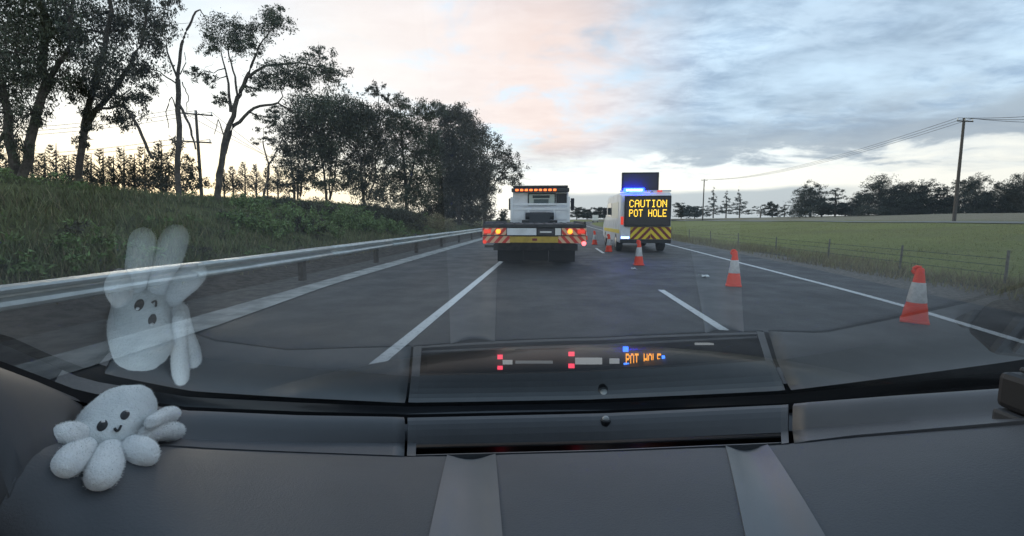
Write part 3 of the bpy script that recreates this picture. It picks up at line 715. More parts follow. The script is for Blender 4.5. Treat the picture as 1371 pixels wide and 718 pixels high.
# tow truck: local x right, y forward from the rear edge of the tray
tk0 = P(714.5, 362, 11.3); tk0.z = 0
TK = thing('tow_truck', 'white flatbed tow truck with glowing amber light bar driving ahead in the left lane', 'tow truck', tk0, -YAW)
bx = lambda *a: MB().box(*a)
deck = MB().box(-1.27, 1.27, 0, 5.5, 1.05, 1.13)
deck.box(-1.27, -1.21, .1, 5.5, 1.13, 1.19); deck.box(1.21, 1.27, .1, 5.5, 1.13, 1.19)
deck.build('tray_deck', M['steel_dark'], TK, bevel=.01)
for x in np.arange(-1.0, 1.01, .25): bx(x - .03, x + .03, .3, 5.3, 1.131, 1.145).build('deck_rib', M['steel_dark'], TK)
bx(-1.27, 1.27, .04, .22, .84, 1.048).build('tail_beam', M['steel_dark'], TK, bevel=.008)
bx(-.66, .06, .02, .038, .86, 1.03).build('tail_panel', M['white'], TK)
bx(.52, .66, .02, .038, .86, 1.03).build('tail_panel', M['silver'], TK)
pl = bx(.10, .48, .015, .036, .875, 1.0).build('number_plate', M['plate'], TK)
MB().box(.15, .43, .010, .0145, .92, .955).build('plate_marks', M['silver'], pl)
for s in (-1, 1):
    a, b_ = sorted((s * .68, s * 1.27))
    hs = bx(a, b_, .018, .037, .86, 1.035).build('lamp_housing', M['sheet'], TK); slants(a, b_, .862, 1.033, .018, .09, .09, .9 * -s, M['red'], TK, th=.004)
    l1, l2 = sorted((s * .78, s * .98)); MB().lathe([(.060, .013), (.060, .003), (.04, -.012), (.01, -.018)], 18, 'y', (s * .88, 0, .95)).build('indicator_lamp', M['amber_on'], TK)
    l1, l2 = sorted((s * 1.06, s * 1.24)); bx(l1, l2, .0, .0135, .90, 1.0).build('tail_lamp', M['red_on'], TK, bevel=.01)
    a, b_ = sorted((s * .60, s * 1.27))
    bx(a, b_, .05, .075, .665, .835).build('stripe_panel', M['sheet'], TK)
    slants(a, b_, .666, .834, .05, .10, .10, .9 * s * -1 if s < 0 else -.9, M['red'], TK)
bx(-.595, .595, .05, .075, .675, .825).build('yellow_panel', M['ochre'], TK)
MB().box(-.04, .08, .044, .05, .72, .78).build('panel_emblem', M['maroon'], TK)
MB().lathe([(.03, -.02), (.055, 0), (.03, .03)], 12, 'y', (1.22, .03, .66)).build('marker_lamp', M['pink_on'], TK)
MB().lathe([(.03, -.02), (.05, 0), (.03, .03)], 12, 'y', (-1.22, .03, .69)).build('marker_lamp', M['red_on'], TK)
# chassis, flaps, wheels
ch = MB(); ch.box(-.45, -.33, .4, 8.6, .62, .82); ch.box(.33, .45, .4, 8.6, .62, .82); ch.box(-1.0, 1.0, .9, 1.1, .62, .80)
ch.box(-.33, .33, 1.2, 1.4, .62, .8); ch.box(-1.0, 1.0, .35, .5, .56, .66); ch.build('chassis', M['steel_dark'], TK)
ub = MB().box(-1.12, 1.12, .95, 1.01, .42, .60).build('rear_bumper_bar', M['steel_dark'], TK, bevel=.01)
for s in (-1, 1):
    MB().box(s * .72 - .36, s * .72 + .36, 1.55, 1.57, .07, .62).build('mudflap', M['rubber'], TK)
    for i, xx in enumerate((.60, .90)): wheel('wheel', s * xx, 2.25, .43, .26, TK, s)
    wheel('wheel', s * .92, 7.0, .43, .26, TK, s)
MB().tube([(-.9, 2.25, .43), (.9, 2.25, .43)], .09, 10).build('axle', M['steel_dark'], TK)
MB().box(-.34, .34, 1.3, 1.36, .12, .58).build('centre_flap', M['rubber'], TK)
for s in (-1, 1):
    MB().box(s * 1.05 - .12, s * 1.05 + .12, 3.2, 5.2, .45, 1.0).build('side_locker', M['steel_dark'], TK, bevel=.02)
MB().box(-1.35, -1.10, .9, 1.05, .50, .56).build('side_marker_arm', M['steel_dark'], TK)
# headboard and winch
hb = MB()
for x in (-1.02, 1.02): hb.box(x - .045, x + .045, 5.32, 5.42, 1.13, 2.05)
for z in (1.16, 1.62, 1.78): hb.box(-.975, .975, 5.34, 5.40, z - .04, z + .04)
for x in (-.42, .50): hb.box(x - .03, x + .03, 5.345, 5.395, 1.2, 1.58)
hb.build('headboard', M['white'], TK, bevel=.006)
for s in (-1, 1):
    MB().box(*sorted((s * .56, s * .96)), 5.36, 5.38, 1.24, 1.56).build('headboard_panel', M['white'], TK)
wn = MB().prism([(4.75, 1.132), (4.9, 1.42), (5.15, 1.5), (5.3, 1.132)], -.36, .36); wn.tube([(-.5, 5.02, 1.36), (.5, 5.02, 1.36)], .13, 14)
wn.box(-.62, .62, 4.9, 5.2, 1.132, 1.22); wn.build('winch', M['black'], TK, bevel=.01)
# cab
cp = [(5.75, .75), (5.75, 2.28), (5.86, 2.36), (7.0, 2.38), (7.35, 2.25), (7.75, 1.45), (7.85, .75)]
cab = MB().prism(cp, -1.02, 1.02).build('cab', M['white'], TK, bevel=.05)
MB().box(-.42, .52, 5.725, 5.748, 1.78, 2.16).build('rear_window', M['glass_lit'], cab, bevel=.01)
wf = MB(); wf.box(-.46, .56, 5.735, 5.7495, 1.74, 1.78); wf.box(-.46, .56, 5.735, 5.7495, 2.16, 2.20); wf.box(-.46, -.42, 5.735, 5.7495, 1.78, 2.16); wf.box(.52, .56, 5.735, 5.7495, 1.78, 2.16); wf.build('window_frame', M['rubber'], cab)
MB().box(.58, .96, 5.72, 5.748, 1.80, 2.18).build('cab_vent', M['black'], cab, bevel=.01)
MB().box(-.24, .30, 5.71, 5.724, 1.80, 1.98).build('seat_back', mat("seat_fabric", (.10, .13, .13), .9), cab)
MB().box(-.28, .34, 5.712, 5.724, 2.02, 2.12).build('seat_headrests', mat("seat_dark", (.045, .06, .06), .9), cab)
MB().poly([(-.95, 7.42, 2.18), (.95, 7.42, 2.18), (.95, 7.76, 1.5), (-.95, 7.76, 1.5)], [(0, 1, 2, 3)]).build('front_windscreen', M['glass'], cab, solid=.01)
for s in (-1, 1):
    MB().box(*sorted((s * 1.022, s * 1.03)), 6.1, 7.1, 1.5, 2.12).build('side_window', M['glass'], cab)
    m1 = MB().box(*sorted((s * 1.16, s * 1.30)), 7.2, 7.3, 1.62, 2.08).build('mirror', M['black'], cab, bevel=.02)
    MB().tube([(s * 1.0, 7.3, 1.95), (s * 1.18, 7.26, 1.95)], .018, 6).build('mirror_arm', M['black'], cab)
MB().box(-1.0, 1.0, 5.62, 6.3, 2.385, 2.47).build('roof_pod', M['steel_dark'], TK, bevel=.03)
lb_ = MB().box(-1.04, 1.04, 5.50, 5.70, 2.23, 2.37).build('light_bar', M['steel_dark'], TK, bevel=.02)
for i in range(9):
    x = -.84 + i * .17
    MB().box(x - .055, x + .055, 5.475, 5.499, 2.26, 2.335).build('amber_lamp', M['amber_led'], lb_, bevel=.012)

# sign van
vn0 = P(863, 341, 17.35); vn0.z = 0
VN = thing('sign_van', 'white roadworks van with amber message board and flashing blue beacon in the right lane', 'van', vn0, -YAW)
vp = [(0, .42), (0, 1.9), (.06, 2.18), (.22, 2.26), (3.7, 2.26), (4.0, 2.2), (4.75, 1.45), (5.55, 1.18), (5.8, 1.0), (5.88, .45), (5.2, .35), (.2, .35)]
vb = MB().prism(vp, -.94, .94).build('body', M['white'], VN, bevel=.06)
MB().box(-.952, -.941, .5, 2.4, 1.30, 1.92).build('side_panel', M['cream'], vb)
MB().box(-.955, -.942, 2.55, 3.9, 1.38, 1.95).build('side_window', M['glass'], vb)
MB().box(-.957, -.941, .15, 5.2, .72, .86).build('side_stripe', M['yellow'], vb)
MB().box(.942, .955, 2.55, 3.9, 1.38, 1.95).build('side_window', M['glass'], vb)
MB().poly([(-.85, 4.06, 2.16), (.85, 4.06, 2.16), (.85, 4.72, 1.50), (-.85, 4.72, 1.50)], [(0, 1, 2, 3)]).build('windscreen', M['glass'], vb, solid=.01)
for s in (-1, 1):
    MB().box(*sorted((s * .97, s * 1.17)), 4.0, 4.1, 1.45, 1.78).build('mirror', M['black'], vb, bevel=.03)
    for y in (1.15, 4.75): wheel('wheel', s * .82, y, .35, .24, VN, s)
MB().box(-.93, .93, -.10, -.001, .36, .50).build('bumper', M['black'], VN, bevel=.02)
bd = MB().box(-.80, .88, -.16, -.03, .985, 2.12).build('message_board', M['black'], VN, bevel=.015)
MB().box(-.75, .83, -.166, -.161, 1.05, 2.07).build('sign_face', M['led_off'], bd)
GL = {'C': "01110 10001 10000 10000 10000 10001 01110", 'A': "01110 10001 10001 11111 10001 10001 10001", 'U': "10001 10001 10001 10001 10001 10001 01110", 'T': "11111 00100 00100 00100 00100 00100 00100", 'I': "01110 00100 00100 00100 00100 00100 01110", 'O': "01110 10001 10001 10001 10001 10001 01110",
      'N': "10001 11001 10101 10101 10011 10001 10001", 'P': "11110 10001 10001 11110 10000 10000 10000", 'H': "10001 10001 10001 11111 10001 10001 10001", 'L': "10000 10000 10000 10000 10000 10000 11111", 'E': "11111 10000 10000 11110 10000 10000 11111", ' ': "00000 " * 7}
def led_text(txt, xc, zc, width, height, y, parent, m):
    nc = len(txt) * 6 - 1; cw = width / nc; chh = height / 7; b = MB()
    for i, c in enumerate(txt):
        for r_, row in enumerate(GL[c].split()[:7]):
            for q, bit in enumerate(row):
                if bit == '1':
                    x = xc - width / 2 + (i * 6 + q + .5) * cw; z = zc + height / 2 - (r_ + .5) * chh
                    b.box(x - cw * .46, x + cw * .46, y - .004, y, z - chh * .45, z + chh * .45)
    return b.build('lit_word', m, parent)
led_text("CAUTION", .04, 1.83, 1.36, .27, -.167, bd, M['text_on'])
led_text("POT HOLE", .04, 1.48, 1.36, .27, -.167, bd, M['text_on'])
cp_ = MB().box(-.56, .93, -.05, -.012, .51, .965).build('chevron_panel', M['yellow'], VN)
slants(-.56, .18, .512, .963, -.05, .13, .15, .95, M['maroon'], VN)
slants(.19, .93, .512, .963, -.05, .13, .15, -.95, M['maroon'], VN)
MB().box(-.92, -.57, -.06, -.012, .51, .965).build('corner_panel', M['white'], VN, bevel=.01)
MB().box(-.92, -.82, -.035, -.012, 1.05, 1.35).build('tail_lamp', M['red_on'], VN, bevel=.01)
MB().box(-.90, -.60, -.075, -.061, .53, .60).build('blue_lamp', M['bluewhite_on'], VN, bevel=.008)
ab = MB().box(-.86, .52, .35, .45, 2.30, 3.02).build('arrow_board', M['black'], VN, bevel=.02)
MB().box(-.80, .46, .335, .349, 2.36, 2.96).build('board_face', M['led_off'], ab)
for x in (-.6, .3): MB().box(x - .04, x + .04, .46, .56, 2.255, 2.9).build('board_strut', M['galv'], VN)
rr_ = MB().tube([(-.94, .2, 2.31), (.94, .2, 2.31)], .03, 8).build('roof_rail', M['galv'], VN)
bc = MB().box(-.82, -.06, .04, .20, 2.265, 2.42).build('beacon', M['blue_on'], VN, bevel=.03)
MB().box(-.74, -.14, .030, .039, 2.295, 2.375).build('beacon_core', M['bluewhite_on'], bc)
MB().box(.42, .60, .08, .18, 2.265, 2.33).build('red_lamp', M['red_on'], VN, bevel=.01)

# distant pale truck far down the road
ft0 = P(797, 293, 190); ft0.z = 0
FTK = thing('distant_truck', 'tiny pale truck far down the road between the tow truck and the van', 'truck', ft0, -YAW - .1)
MB().box(-1.2, 1.2, 0, 6, .9, 3.1).build('cargo_box', M['silver'], FTK)
MB().box(-1.1, 1.1, 6.1, 8, .6, 2.6).build('cab', M['white'], FTK, bevel=.1)
for s in (-1, 1):
    for y in (1.5, 7.0): wheel('wheel', s * 1.0, y, .5, .3, FTK, s)

# ------------------------------------------------------------------ cones
def make_cone():
    t = thing('traffic_cone', '', 'traffic cone', group='traffic cones closing the right lane')
    b = MB().box(-.138, .138, -.138, .138, 0, .03); b.lathe([(.132, .03), (.126, .06), (.113, .16), (.106, .205)], 24); b.build('cone_base', M['orange'], t, bevel=.012)
    MB().lathe([(.103, .206), (.095, .25), (.045, .60), (.040, .645), (.030, .66)], 24).build('cone_body', M['orange'], t, smooth=True)
    MB().lathe([(.098, .245), (.100, .25), (.066, .485), (.060, .488)], 24).build('reflective_sleeve', M['sleeve'], t, smooth=True)
    pts = [(.03 + .0 - .055 * math.sin(a), 0, .635 + .075 * math.cos(a) - .03) for a in np.linspace(0, math.pi * 1.0, 10)]
    MB().tube([(0.02, 0, .60)] + [(-.01 - .055 * math.sin(a), 0, .63 + .045 * math.cos(a)) for a in np.linspace(0, math.pi, 9)] + [(-.02, 0, .56)], .02, 8).build('carry_loop', M['orange'], t, smooth=True)
    return t
cone0 = None
cones = [(1224, 431, .3, 'nearest orange traffic cone standing on the white edge line, carry loop to the left'), (982, 383, 1.1, 'second nearest cone, alone in the right lane with white edge line behind it'), (855, 355, 2.0, 'orange cone directly behind the sign van, in front of its chevron panel'),
         (815, 337, .7, 'cone beside the left side of the van, by its front wheel'), (796, 327.5, 1.6, 'cone left of the van near the broken lane line'), (784, 321, .2, 'small far cone just right of the tow truck tail lamp'), (774, 315, .9, 'farthest cone, half hidden by the tow truck tail')]
for i, (x, y, rz, lb) in enumerate(cones):
    c = make_cone() if i == 0 else copy_tree(cone0)
    if i == 0: cone0 = c
    p = Gd(x, y); c.location = (p.x, p.y, .001); c.rotation_euler = (0, 0, -math.atan2(p.x, p.y) + (rz - 1) * .15)
    if i == 0: c.rotation_euler = (R(1.0), R(1), -.70)
    c['label'] = lb
for x, y, lb in [(942, 371, 'small crumpled white paper scrap on the asphalt left of the second cone'), (848, 361, 'tiny white scrap on the asphalt at the foot of the cone behind the van')]:
    p = Gd(x, y); n = 5; s_ = .075 if x > 900 else .05
    b = MB(); b.grid([[Vector((p.x + (i - 2) * s_ * .5 + rng.normal() * .01, p.y + (j - 2) * s_ * .9 + rng.normal() * .02, .012 + abs(rng.normal()) * .03)) for i in range(n)] for j in range(n)])
    props(b.build('paper_scrap', M['paper'], solid=.003), lb, 'litter')

# ------------------------------------------------------------------ own car
CAR = thing('car', 'own car seen from the dash: grey dashboard, windscreen and dark bonnet', 'car', (0, 0, 0))
TH = R(31)
GK, GXC = .15, .12            # sideways curvature of the pane
B0 = P(811, 549, .75)
tv = Vector((0, -math.cos(TH), math.sin(TH))); nin = Vector((0, -math.sin(TH), -math.cos(TH)))
def on_glass(px, py, off=0.0):
    d = ray(px, py); s = ((B0 + nin * off) - EYE).dot(nin) / d.dot(nin)
    for _ in range(50):
        sn = ((B0 + nin * (off + bow(EYE.x + d.x * s))) - EYE).dot(nin) / d.dot(nin); s += .4 * (sn - s)
    return EYE + d * s
def bow(x): return GK * .5 * (x - GXC) ** 2
def reflect_px(px, py):
    q = on_glass(px, py); d = ray(px, py).normalized()
    n = (nin - Vector((1, 0, 0)) * GK * (q.x - GXC)).normalized(); return q, d - n * 2 * d.dot(n)
gw = MB(); rows = []
for i in range(25):
    s = -.05 + 1.28 * i / 24
    hw = .98 - .25 * i / 24
    rows.append([B0 + tv * s + Vector((x * hw - B0.x + .1, 0, 0)) + nin * bow(x * hw + .1) for x in np.linspace(-1, 1, 61)])
gw.grid(rows)
wsn = gw.build('windscreen', glass_screen(), CAR, world=True, smooth=True)
wsn.data.materials.append(clear_outer())
# thin laminated pane: inner face reflects, outer face 4 mm further out is clear
for f in wsn.data.polygons:
    if f.normal.dot(nin) < 0: f.flip()
wsn.data.update()
sm = wsn.modifiers.new("pane", 'SOLIDIFY'); sm.thickness = .004; sm.offset = -1; sm.material_offset = 1; sm.material_offset_rim = 1

def lerp_tab(tab, x): return float(np.interp(x, [t[0] for t in tab], [t[1] for t in tab]))
C0 = [(-200, 420), (0, 483), (110, 525), (250, 545), (400, 551), (550, 555), (800, 550), (1050, 540), (1200, 527), (1371, 513), (1560, 494)]
C1 = [(-200, 430), (0, 493), (110, 535), (250, 554), (400, 560), (545, 562), (811, 556), (1050, 545), (1200, 534), (1371, 523), (1560, 506)]
C2 = [(-200, 500), (0, 550), (110, 574), (250, 583), (400, 586), (545, 585), (811, 578), (1050, 569), (1150, 563), (1371, 551), (1560, 540)]
C2b = [(-200, 512), (0, 560), (110, 583), (250, 592), (400, 596), (545, 596), (811, 590), (1050, 580), (1150, 573), (1371, 559), (1560, 548)]
C3 = [(-200, 530), (0, 577), (110, 595), (265, 604), (400, 609), (540, 614), (811, 607), (1060, 597), (1140, 588), (1371, 570), (1560, 556)]
# metres behind the glass foot for each curve, by pixel column
D1 = [(-200, .03), (400, .014), (1000, .016), (1560, .03)]
D2 = [(-200, .20), (110, .13), (400, .060), (811, .044), (1060, .050), (1371, .15), (1560, .20)]
D3 = [(-200, .30), (110, .25), (265, .23), (400, .195), (540, .165), (811, .185), (1060, .235), (1371, .30), (1560, .34)]
def c0(x): return on_glass(x, lerp_tab(C0, x), .006)
def c1(x): q = c0(x); return P(x, lerp_tab(C1, x), q.y - lerp_tab(D1, x) * .6)
def c2(x): q = c0(x); return P(x, lerp_tab(C2, x), min(.75 - lerp_tab(D2, x), c1(x).y - .02))
def c2b(x): q = c2(x); return P(x, lerp_tab(C2b, x), q.y - .006)
def c3(x): return P(x, lerp_tab(C3, x), min(.75 - lerp_tab(D3, x), c2b(x).y - .03))
def c4(x):
    return P(x, 770, lerp_tab([(-200, .25), (200, .26), (500, .285), (800, .30), (1200, .28), (1560, .26)], x))
def c5(x): q = c4(x); return Vector((q.x * .9, -.15, q.z + .05))
def skirt(x, z=.14):
    q = c0(x); return Vector((q.x, q.y + .01, q.z - z))
def cols(a, b_, n): return list(np.linspace(a, b_, n))
# gasket (black channel at the glass foot)
gk = MB(); gk.grid([[c0(x) for x in cols(-200, 1560, 60)], [c0(x).lerp(c1(x), .5) - Vector((0, 0, .012)) for x in cols(-200, 1560, 60)], [c1(x) - Vector((0, 0, .004)) for x in cols(-200, 1560, 60)]])
gk.build('windscreen_gasket', M['seal'], CAR, world=True, smooth=True)
dz = Vector((0, 0, 1))
def strip_rows(xs, lower=True):
    r = [[c1(x) - dz * .02 for x in xs], [c1(x) for x in xs]]
    for f in (.25, .5, .75): r.append([c1(x).lerp(c2(x), f) + dz * .004 * math.sin(f * math.pi) for x in xs])
    r.append([c2(x) for x in xs])
    r.append([c2b(x) for x in xs])
    return r
def dash_strip(x0, x1, n, slot=None):
    xs = cols(x0, x1, n); rows = strip_rows(xs)
    if slot is None:
        rows.append([c3(x) + dz * .002 for x in xs]); rows.append([c3(x) - dz * .03 for x in xs])
        b = MB(); b.grid(rows); return b.build('cowl_strip', M['dash_strip'], CAR, world=True, smooth=True, solid=.004)
    s0, s1 = slot
    xs2 = [x0, s0] + cols(s0 + 1, s1 - 1, n) + [s1, x1]
    rows = strip_rows(xs2)
    b = MB(); b.grid(rows)
    # end cheeks and the near lip round the open slot
    for a, e in ((x0, s0), (s1, x1)):
        b.grid([[c2b(a), c2b(e)], [c3(a) + dz * .002, c3(e) + dz * .002], [c3(a) - dz * .03, c3(e) - dz * .03]])
    xl = cols(s0, s1, n)
    b.grid([[c3(x).lerp(c2b(x), .03) + dz * .001 for x in xl], [c3(x) + dz * .002 for x in xl], [c3(x) - dz * .03 for x in xl]])
    return b.build('cowl_strip', M['dash_strip'], CAR, world=True, smooth=False, solid=.003)
dash_strip(128, 541, 24)
mid = dash_strip(545.5, 1056, 24, (557, 1046))
dash_strip(1063, 1560, 24)
# slot recess
SLOT = .075
xs = cols(552, 1051, 24)
ZFL = min(min(c2b(x).z, c3(x).z) for x in cols(552, 1051, 12)) - SLOT + .012
def zfl(x): return ZFL
FWD = Vector((0, .09, 0))
def atz(p, z): return Vector((p.x, p.y, z))
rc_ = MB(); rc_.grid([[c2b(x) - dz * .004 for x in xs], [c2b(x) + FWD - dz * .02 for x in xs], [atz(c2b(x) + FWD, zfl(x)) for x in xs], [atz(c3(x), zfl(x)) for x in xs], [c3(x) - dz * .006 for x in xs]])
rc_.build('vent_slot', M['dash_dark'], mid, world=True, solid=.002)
fl = MB(); fl.grid([[c2b(x).lerp(c3(x), f) - dz * .006 for x in cols(557, 1046, 20)] for f in (.70, .76)])
fl.build('slot_bar', M['dash_dark'], mid, world=True, solid=.002)
# glowing marks added in the slot to stand in for reflected traffic lights
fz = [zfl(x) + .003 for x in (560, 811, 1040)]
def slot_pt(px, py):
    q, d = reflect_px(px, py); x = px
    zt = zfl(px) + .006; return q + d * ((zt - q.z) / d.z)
def mark(x0, x1, y0, y1, m, name='added_glow'):
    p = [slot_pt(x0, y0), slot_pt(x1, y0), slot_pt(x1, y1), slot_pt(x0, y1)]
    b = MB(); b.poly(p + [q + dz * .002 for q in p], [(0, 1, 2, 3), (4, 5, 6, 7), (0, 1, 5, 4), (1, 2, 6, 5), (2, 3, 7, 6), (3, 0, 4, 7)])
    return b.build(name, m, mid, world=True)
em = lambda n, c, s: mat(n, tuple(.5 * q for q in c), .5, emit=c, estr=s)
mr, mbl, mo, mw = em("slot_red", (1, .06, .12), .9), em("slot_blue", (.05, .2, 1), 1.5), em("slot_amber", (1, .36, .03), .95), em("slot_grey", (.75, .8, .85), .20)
MARKS = []
SLX0, SLX1 = 557, 1046

# pads and ridges
def rl(t): return (600 - 22 * t, 662 + 8 * t)      # left ridge edges, t 0 at strip .. 1 at frame foot
def rr(t): return (973 + 26 * t, 1026 + 72 * t)
def pad_pt(xa, xb, t, lift=0.0):
    """row t of the pad between the strip and the frame foot"""
    x = xa + (xb - xa) * t
    a, b_ = c3(x), c4(x); tt = t
    p = a.lerp(b_, tt); p.z += .018 * math.sin(min(1, tt) * math.pi) + lift
    return p
def pixel_pad(x, y):
    yt = lerp_tab(C3, x); return max(0.0, (y - yt) / (770 - yt))
BULGE = [(-200, .026), (200, .026), (520, .014), (1371, .014)]
EDGE_Y, EDGE_X = [597, 630, 645, 680, 716, 748, 775], [88, 86, 78, 46, 20, -12, -36]
def pad_left(t):
    y = 597 + (770 - 597) * t; return float(np.interp(y, EDGE_Y, EDGE_X))
def pix_y(p):
    d = p - EYE; dep = d.y * math.cos(PITCH) - d.z * math.sin(PITCH); upc = d.y * math.sin(PITCH) + d.z * math.cos(PITCH); return CY - FPX * upc / dep
def row_t(x, t):
    p = c3(x).lerp(c4(x), t); p.z += lerp_tab(BULGE, x) * math.sin(t * math.pi)
    a = lerp_tab(C3, x); return (pix_y(p) - a) / (718 - a)
def pad(name, left, right, m, lift=0.0, n=12, m_rows=14, concave=0.0):
    rows = []
    for i in range(m_rows):
        t = i / (m_rows - 1); te_ = row_t(.5 * (left(t) + right(t)), t) if left is not pad_left else t
        l, r_ = left(t if left is pad_left else te_), right(row_t(right(t), t)); row = []
        for k in range(n):
            s = k / (n - 1); x = l + (r_ - l) * s
            a, b_ = c3(x), c4(x); p = a.lerp(b_, t); p.z += lerp_tab(BULGE, x) * math.sin(t * math.pi) + lift - concave * math.sin(s * math.pi)
            row.append(p)
        rows.append(row)
    last = rows[-1]
    rows.append([Vector((p.x * .92, .05, p.z + .035)) for p in last])
    rows.append([Vector((p.x * .88, -.16, p.z + .03)) for p in last])
    rows.append([Vector((p.x * .88, -.19, p.z - .10)) for p in last])
    # turned-down lip at the front and sides gives real thickness
    rows.insert(0, [p - dz * .025 for p in rows[0]])
    rows = [[r0[0] - dz * .02] + r0 + [r0[-1] - dz * .02] for r0 in rows]
    b = MB(); b.grid(rows)
    return b.build(name, m, CAR, world=True, smooth=True, solid=.0025)
G_ = 2.2
LP = pad('dash_pad', pad_left, lambda t: rl(t)[0] - G_, M['dash'], n=26)
pad('dash_pad', lambda t: rl(t)[1] + G_, lambda t: rr(t)[0] - G_, M['dash'], n=16)
pad('dash_pad', lambda t: rr(t)[1] + G_, lambda t: 1540, M['dash'], n=20)
pad('dash_ridge', lambda t: rl(t)[0], lambda t: rl(t)[1], M['dash_light'], lift=.0015, n=13, concave=.007)
pad('dash_ridge', lambda t: rr(t)[0], lambda t: rr(t)[1], M['dash_light'], lift=.0015, n=13, concave=.007)
# black underlay so that the joints read dark
ul = MB(); xs = cols(-200, 1560, 40)
ul.grid([[c1(x) - dz * .035 for x in xs], [c2(x) + FWD - dz * .13 for x in xs], [c3(x) - dz * .13 for x in xs], [c3(x).lerp(c4(x), .5) - dz * .05 for x in xs], [c4(x) - dz * .05 for x in xs], [c5(x) - dz * .08 for x in xs]])
ul.build('dash_frame', M['black'], CAR, world=True)
# left end trim
def pad_at(px, py):
    t = pixel_pad(px, py); a, b_ = c3(px), c4(px); p = a.lerp(b_, min(1, t)); p.z += lerp_tab(BULGE, px) * math.sin(min(1, t) * math.pi); return p
# light sensor
sp_ = P(811, 570, (c1(811).y + c2(811).y) / 2); sp_ = c1(811).lerp(c2(811), .55) + dz * .004
MB().lathe([(.0085, -.004), (.0085, .003), (.0070, .0045)], 20, c=tuple(sp_)).build('sensor_ring', M['black'], mid, world=True)
MB().lathe([(.0058, .004), (.0052, .0065), (.003, .0085), (.0008, .009)], 20, c=tuple(sp_)).build('light_sensor', M['sensor'], mid, world=True, smooth=True)
# bonnet
bn_ = MB(); rows = []
for yy, zz in [(.80, -.42), (.86, -.35), (.95, -.318), (1.15, -.322), (1.35, -.372), (1.6, -.46), (1.85, -.57), (2.0, -.68), (2.03, -.85)]:
    rows.append([Vector((x + .12 + yy * .06, yy - .22 * (abs(x) / .85) ** 2.2 * (.5 + .5 * (yy > 1.2)), CAM_H + zz - .10 * (abs(x) / .85) ** 2.4)) for x in np.linspace(-.88, .88, 25)])
bn_.grid(rows); bn_.build('bonnet', M['bonnet'], CAR, world=True, smooth=True, solid=.004)
# wipers outside the glass foot
for pts in ([(255, 549), (360, 547), (480, 549), (545, 552)], [(1080, 538), (1180, 524), (1280, 514), (1371, 511)]):
    MB().tube([on_glass(x, y, -.016) for x, y in pts], [.005, .009, .007, .004], 8).build('wiper', M['black'], CAR, world=True, smooth=True)
# roof lining, pillars
topc = B0 + tv * 1.2
rf = MB(); rf.grid([[Vector((x, topc.y - dy_, topc.z + hz2 - .05 * x * x)) for x in np.linspace(-.85, .95, 9)] for dy_, hz2 in ((-.06, -.05), (.0, .0), (.4, .07), (1.2, .09), (1.9, .0))])
rf.build('roof', M['lining'], CAR, world=True, smooth=True, solid=.03)
for s in (-1, 1):
    MB().tube([B0 + tv * -.05 + Vector((-B0.x + .1 + s * 1.02, .03, 0)), B0 + tv * .6 + Vector((-B0.x + .1 + s * .91, .02, .01)), B0 + tv * 1.22 + Vector((-B0.x + .1 + s * .80, 0, 0))], [.05, .045, .04], 10).build('pillar', M['dash_dark'], CAR, world=True, smooth=True)

# ------------------------------------------------------------------ things on the dash: find the surface under a pixel
bpy.context.view_layer.update()
def dash_bvh():
    vs_, fs_ = [], []
    for o in CAR.children:
        if o.name.split('.')[0] in ('dash_pad', 'dash_ridge', 'cowl_strip'):
            b = len(vs_); vs_ += [o.matrix_world @ v.co for v in o.data.vertices]; fs_ += [tuple(i + b for i in p.vertices) for p in o.data.polygons]
    return BVHTree.FromPolygons(vs_, fs_)
BV = dash_bvh()
def hit(px, py):
    d = ray(px, py).normalized(); r = BV.ray_cast(EYE, d)
    return r[0] if r[0] is not None else P(px, py, .4)

for (x0, x1, y0, y1, m, nm) in [(a_[0], a_[1], a_[2] - 4, a_[3] - 4, a_[4], a_[5]) for a_ in [(666, 673, 479, 484, mr, 'added_red_glow'), (666, 673, 494, 498, mr, 'added_red_glow'), (761, 769, 475, 480, mr, 'added_red_glow'), (761, 769, 491, 496, mr, 'added_red_glow'), (673, 686, 486, 491, mw, 'added_grey_glow'), (770, 806, 483, 491, mw, 'added_grey_glow'), (816, 829, 484, 490, mw, 'added_grey_glow'),
      (834, 841, 468, 474, mbl, 'added_blue_glow'), (835, 842, 490, 496, mbl, 'added_blue_glow'), (886, 890, 480, 492, mbl, 'added_blue_glow'), (690, 740, 487, 490, em("slot_dim", (.5, .55, .6), .12), 'added_dim_glow'), (930, 975, 463, 465, mw, 'added_grey_glow'), (972, 981, 468, 472, em("slot_pink", (1, .45, .4), .8), 'added_pink_glow')]]:
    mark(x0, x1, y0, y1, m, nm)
# added amber POT HOLE word in the slot, standing in for the reflected board
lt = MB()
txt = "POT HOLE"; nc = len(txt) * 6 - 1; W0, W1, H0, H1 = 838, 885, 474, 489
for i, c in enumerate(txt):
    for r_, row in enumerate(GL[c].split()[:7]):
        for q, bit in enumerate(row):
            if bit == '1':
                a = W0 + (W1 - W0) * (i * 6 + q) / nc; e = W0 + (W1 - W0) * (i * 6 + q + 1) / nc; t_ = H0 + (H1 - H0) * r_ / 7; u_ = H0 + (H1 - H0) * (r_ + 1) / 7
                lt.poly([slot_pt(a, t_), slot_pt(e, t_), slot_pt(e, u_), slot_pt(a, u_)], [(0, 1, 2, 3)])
lt.build('lit_word', mo, mid, world=True, solid=.001)

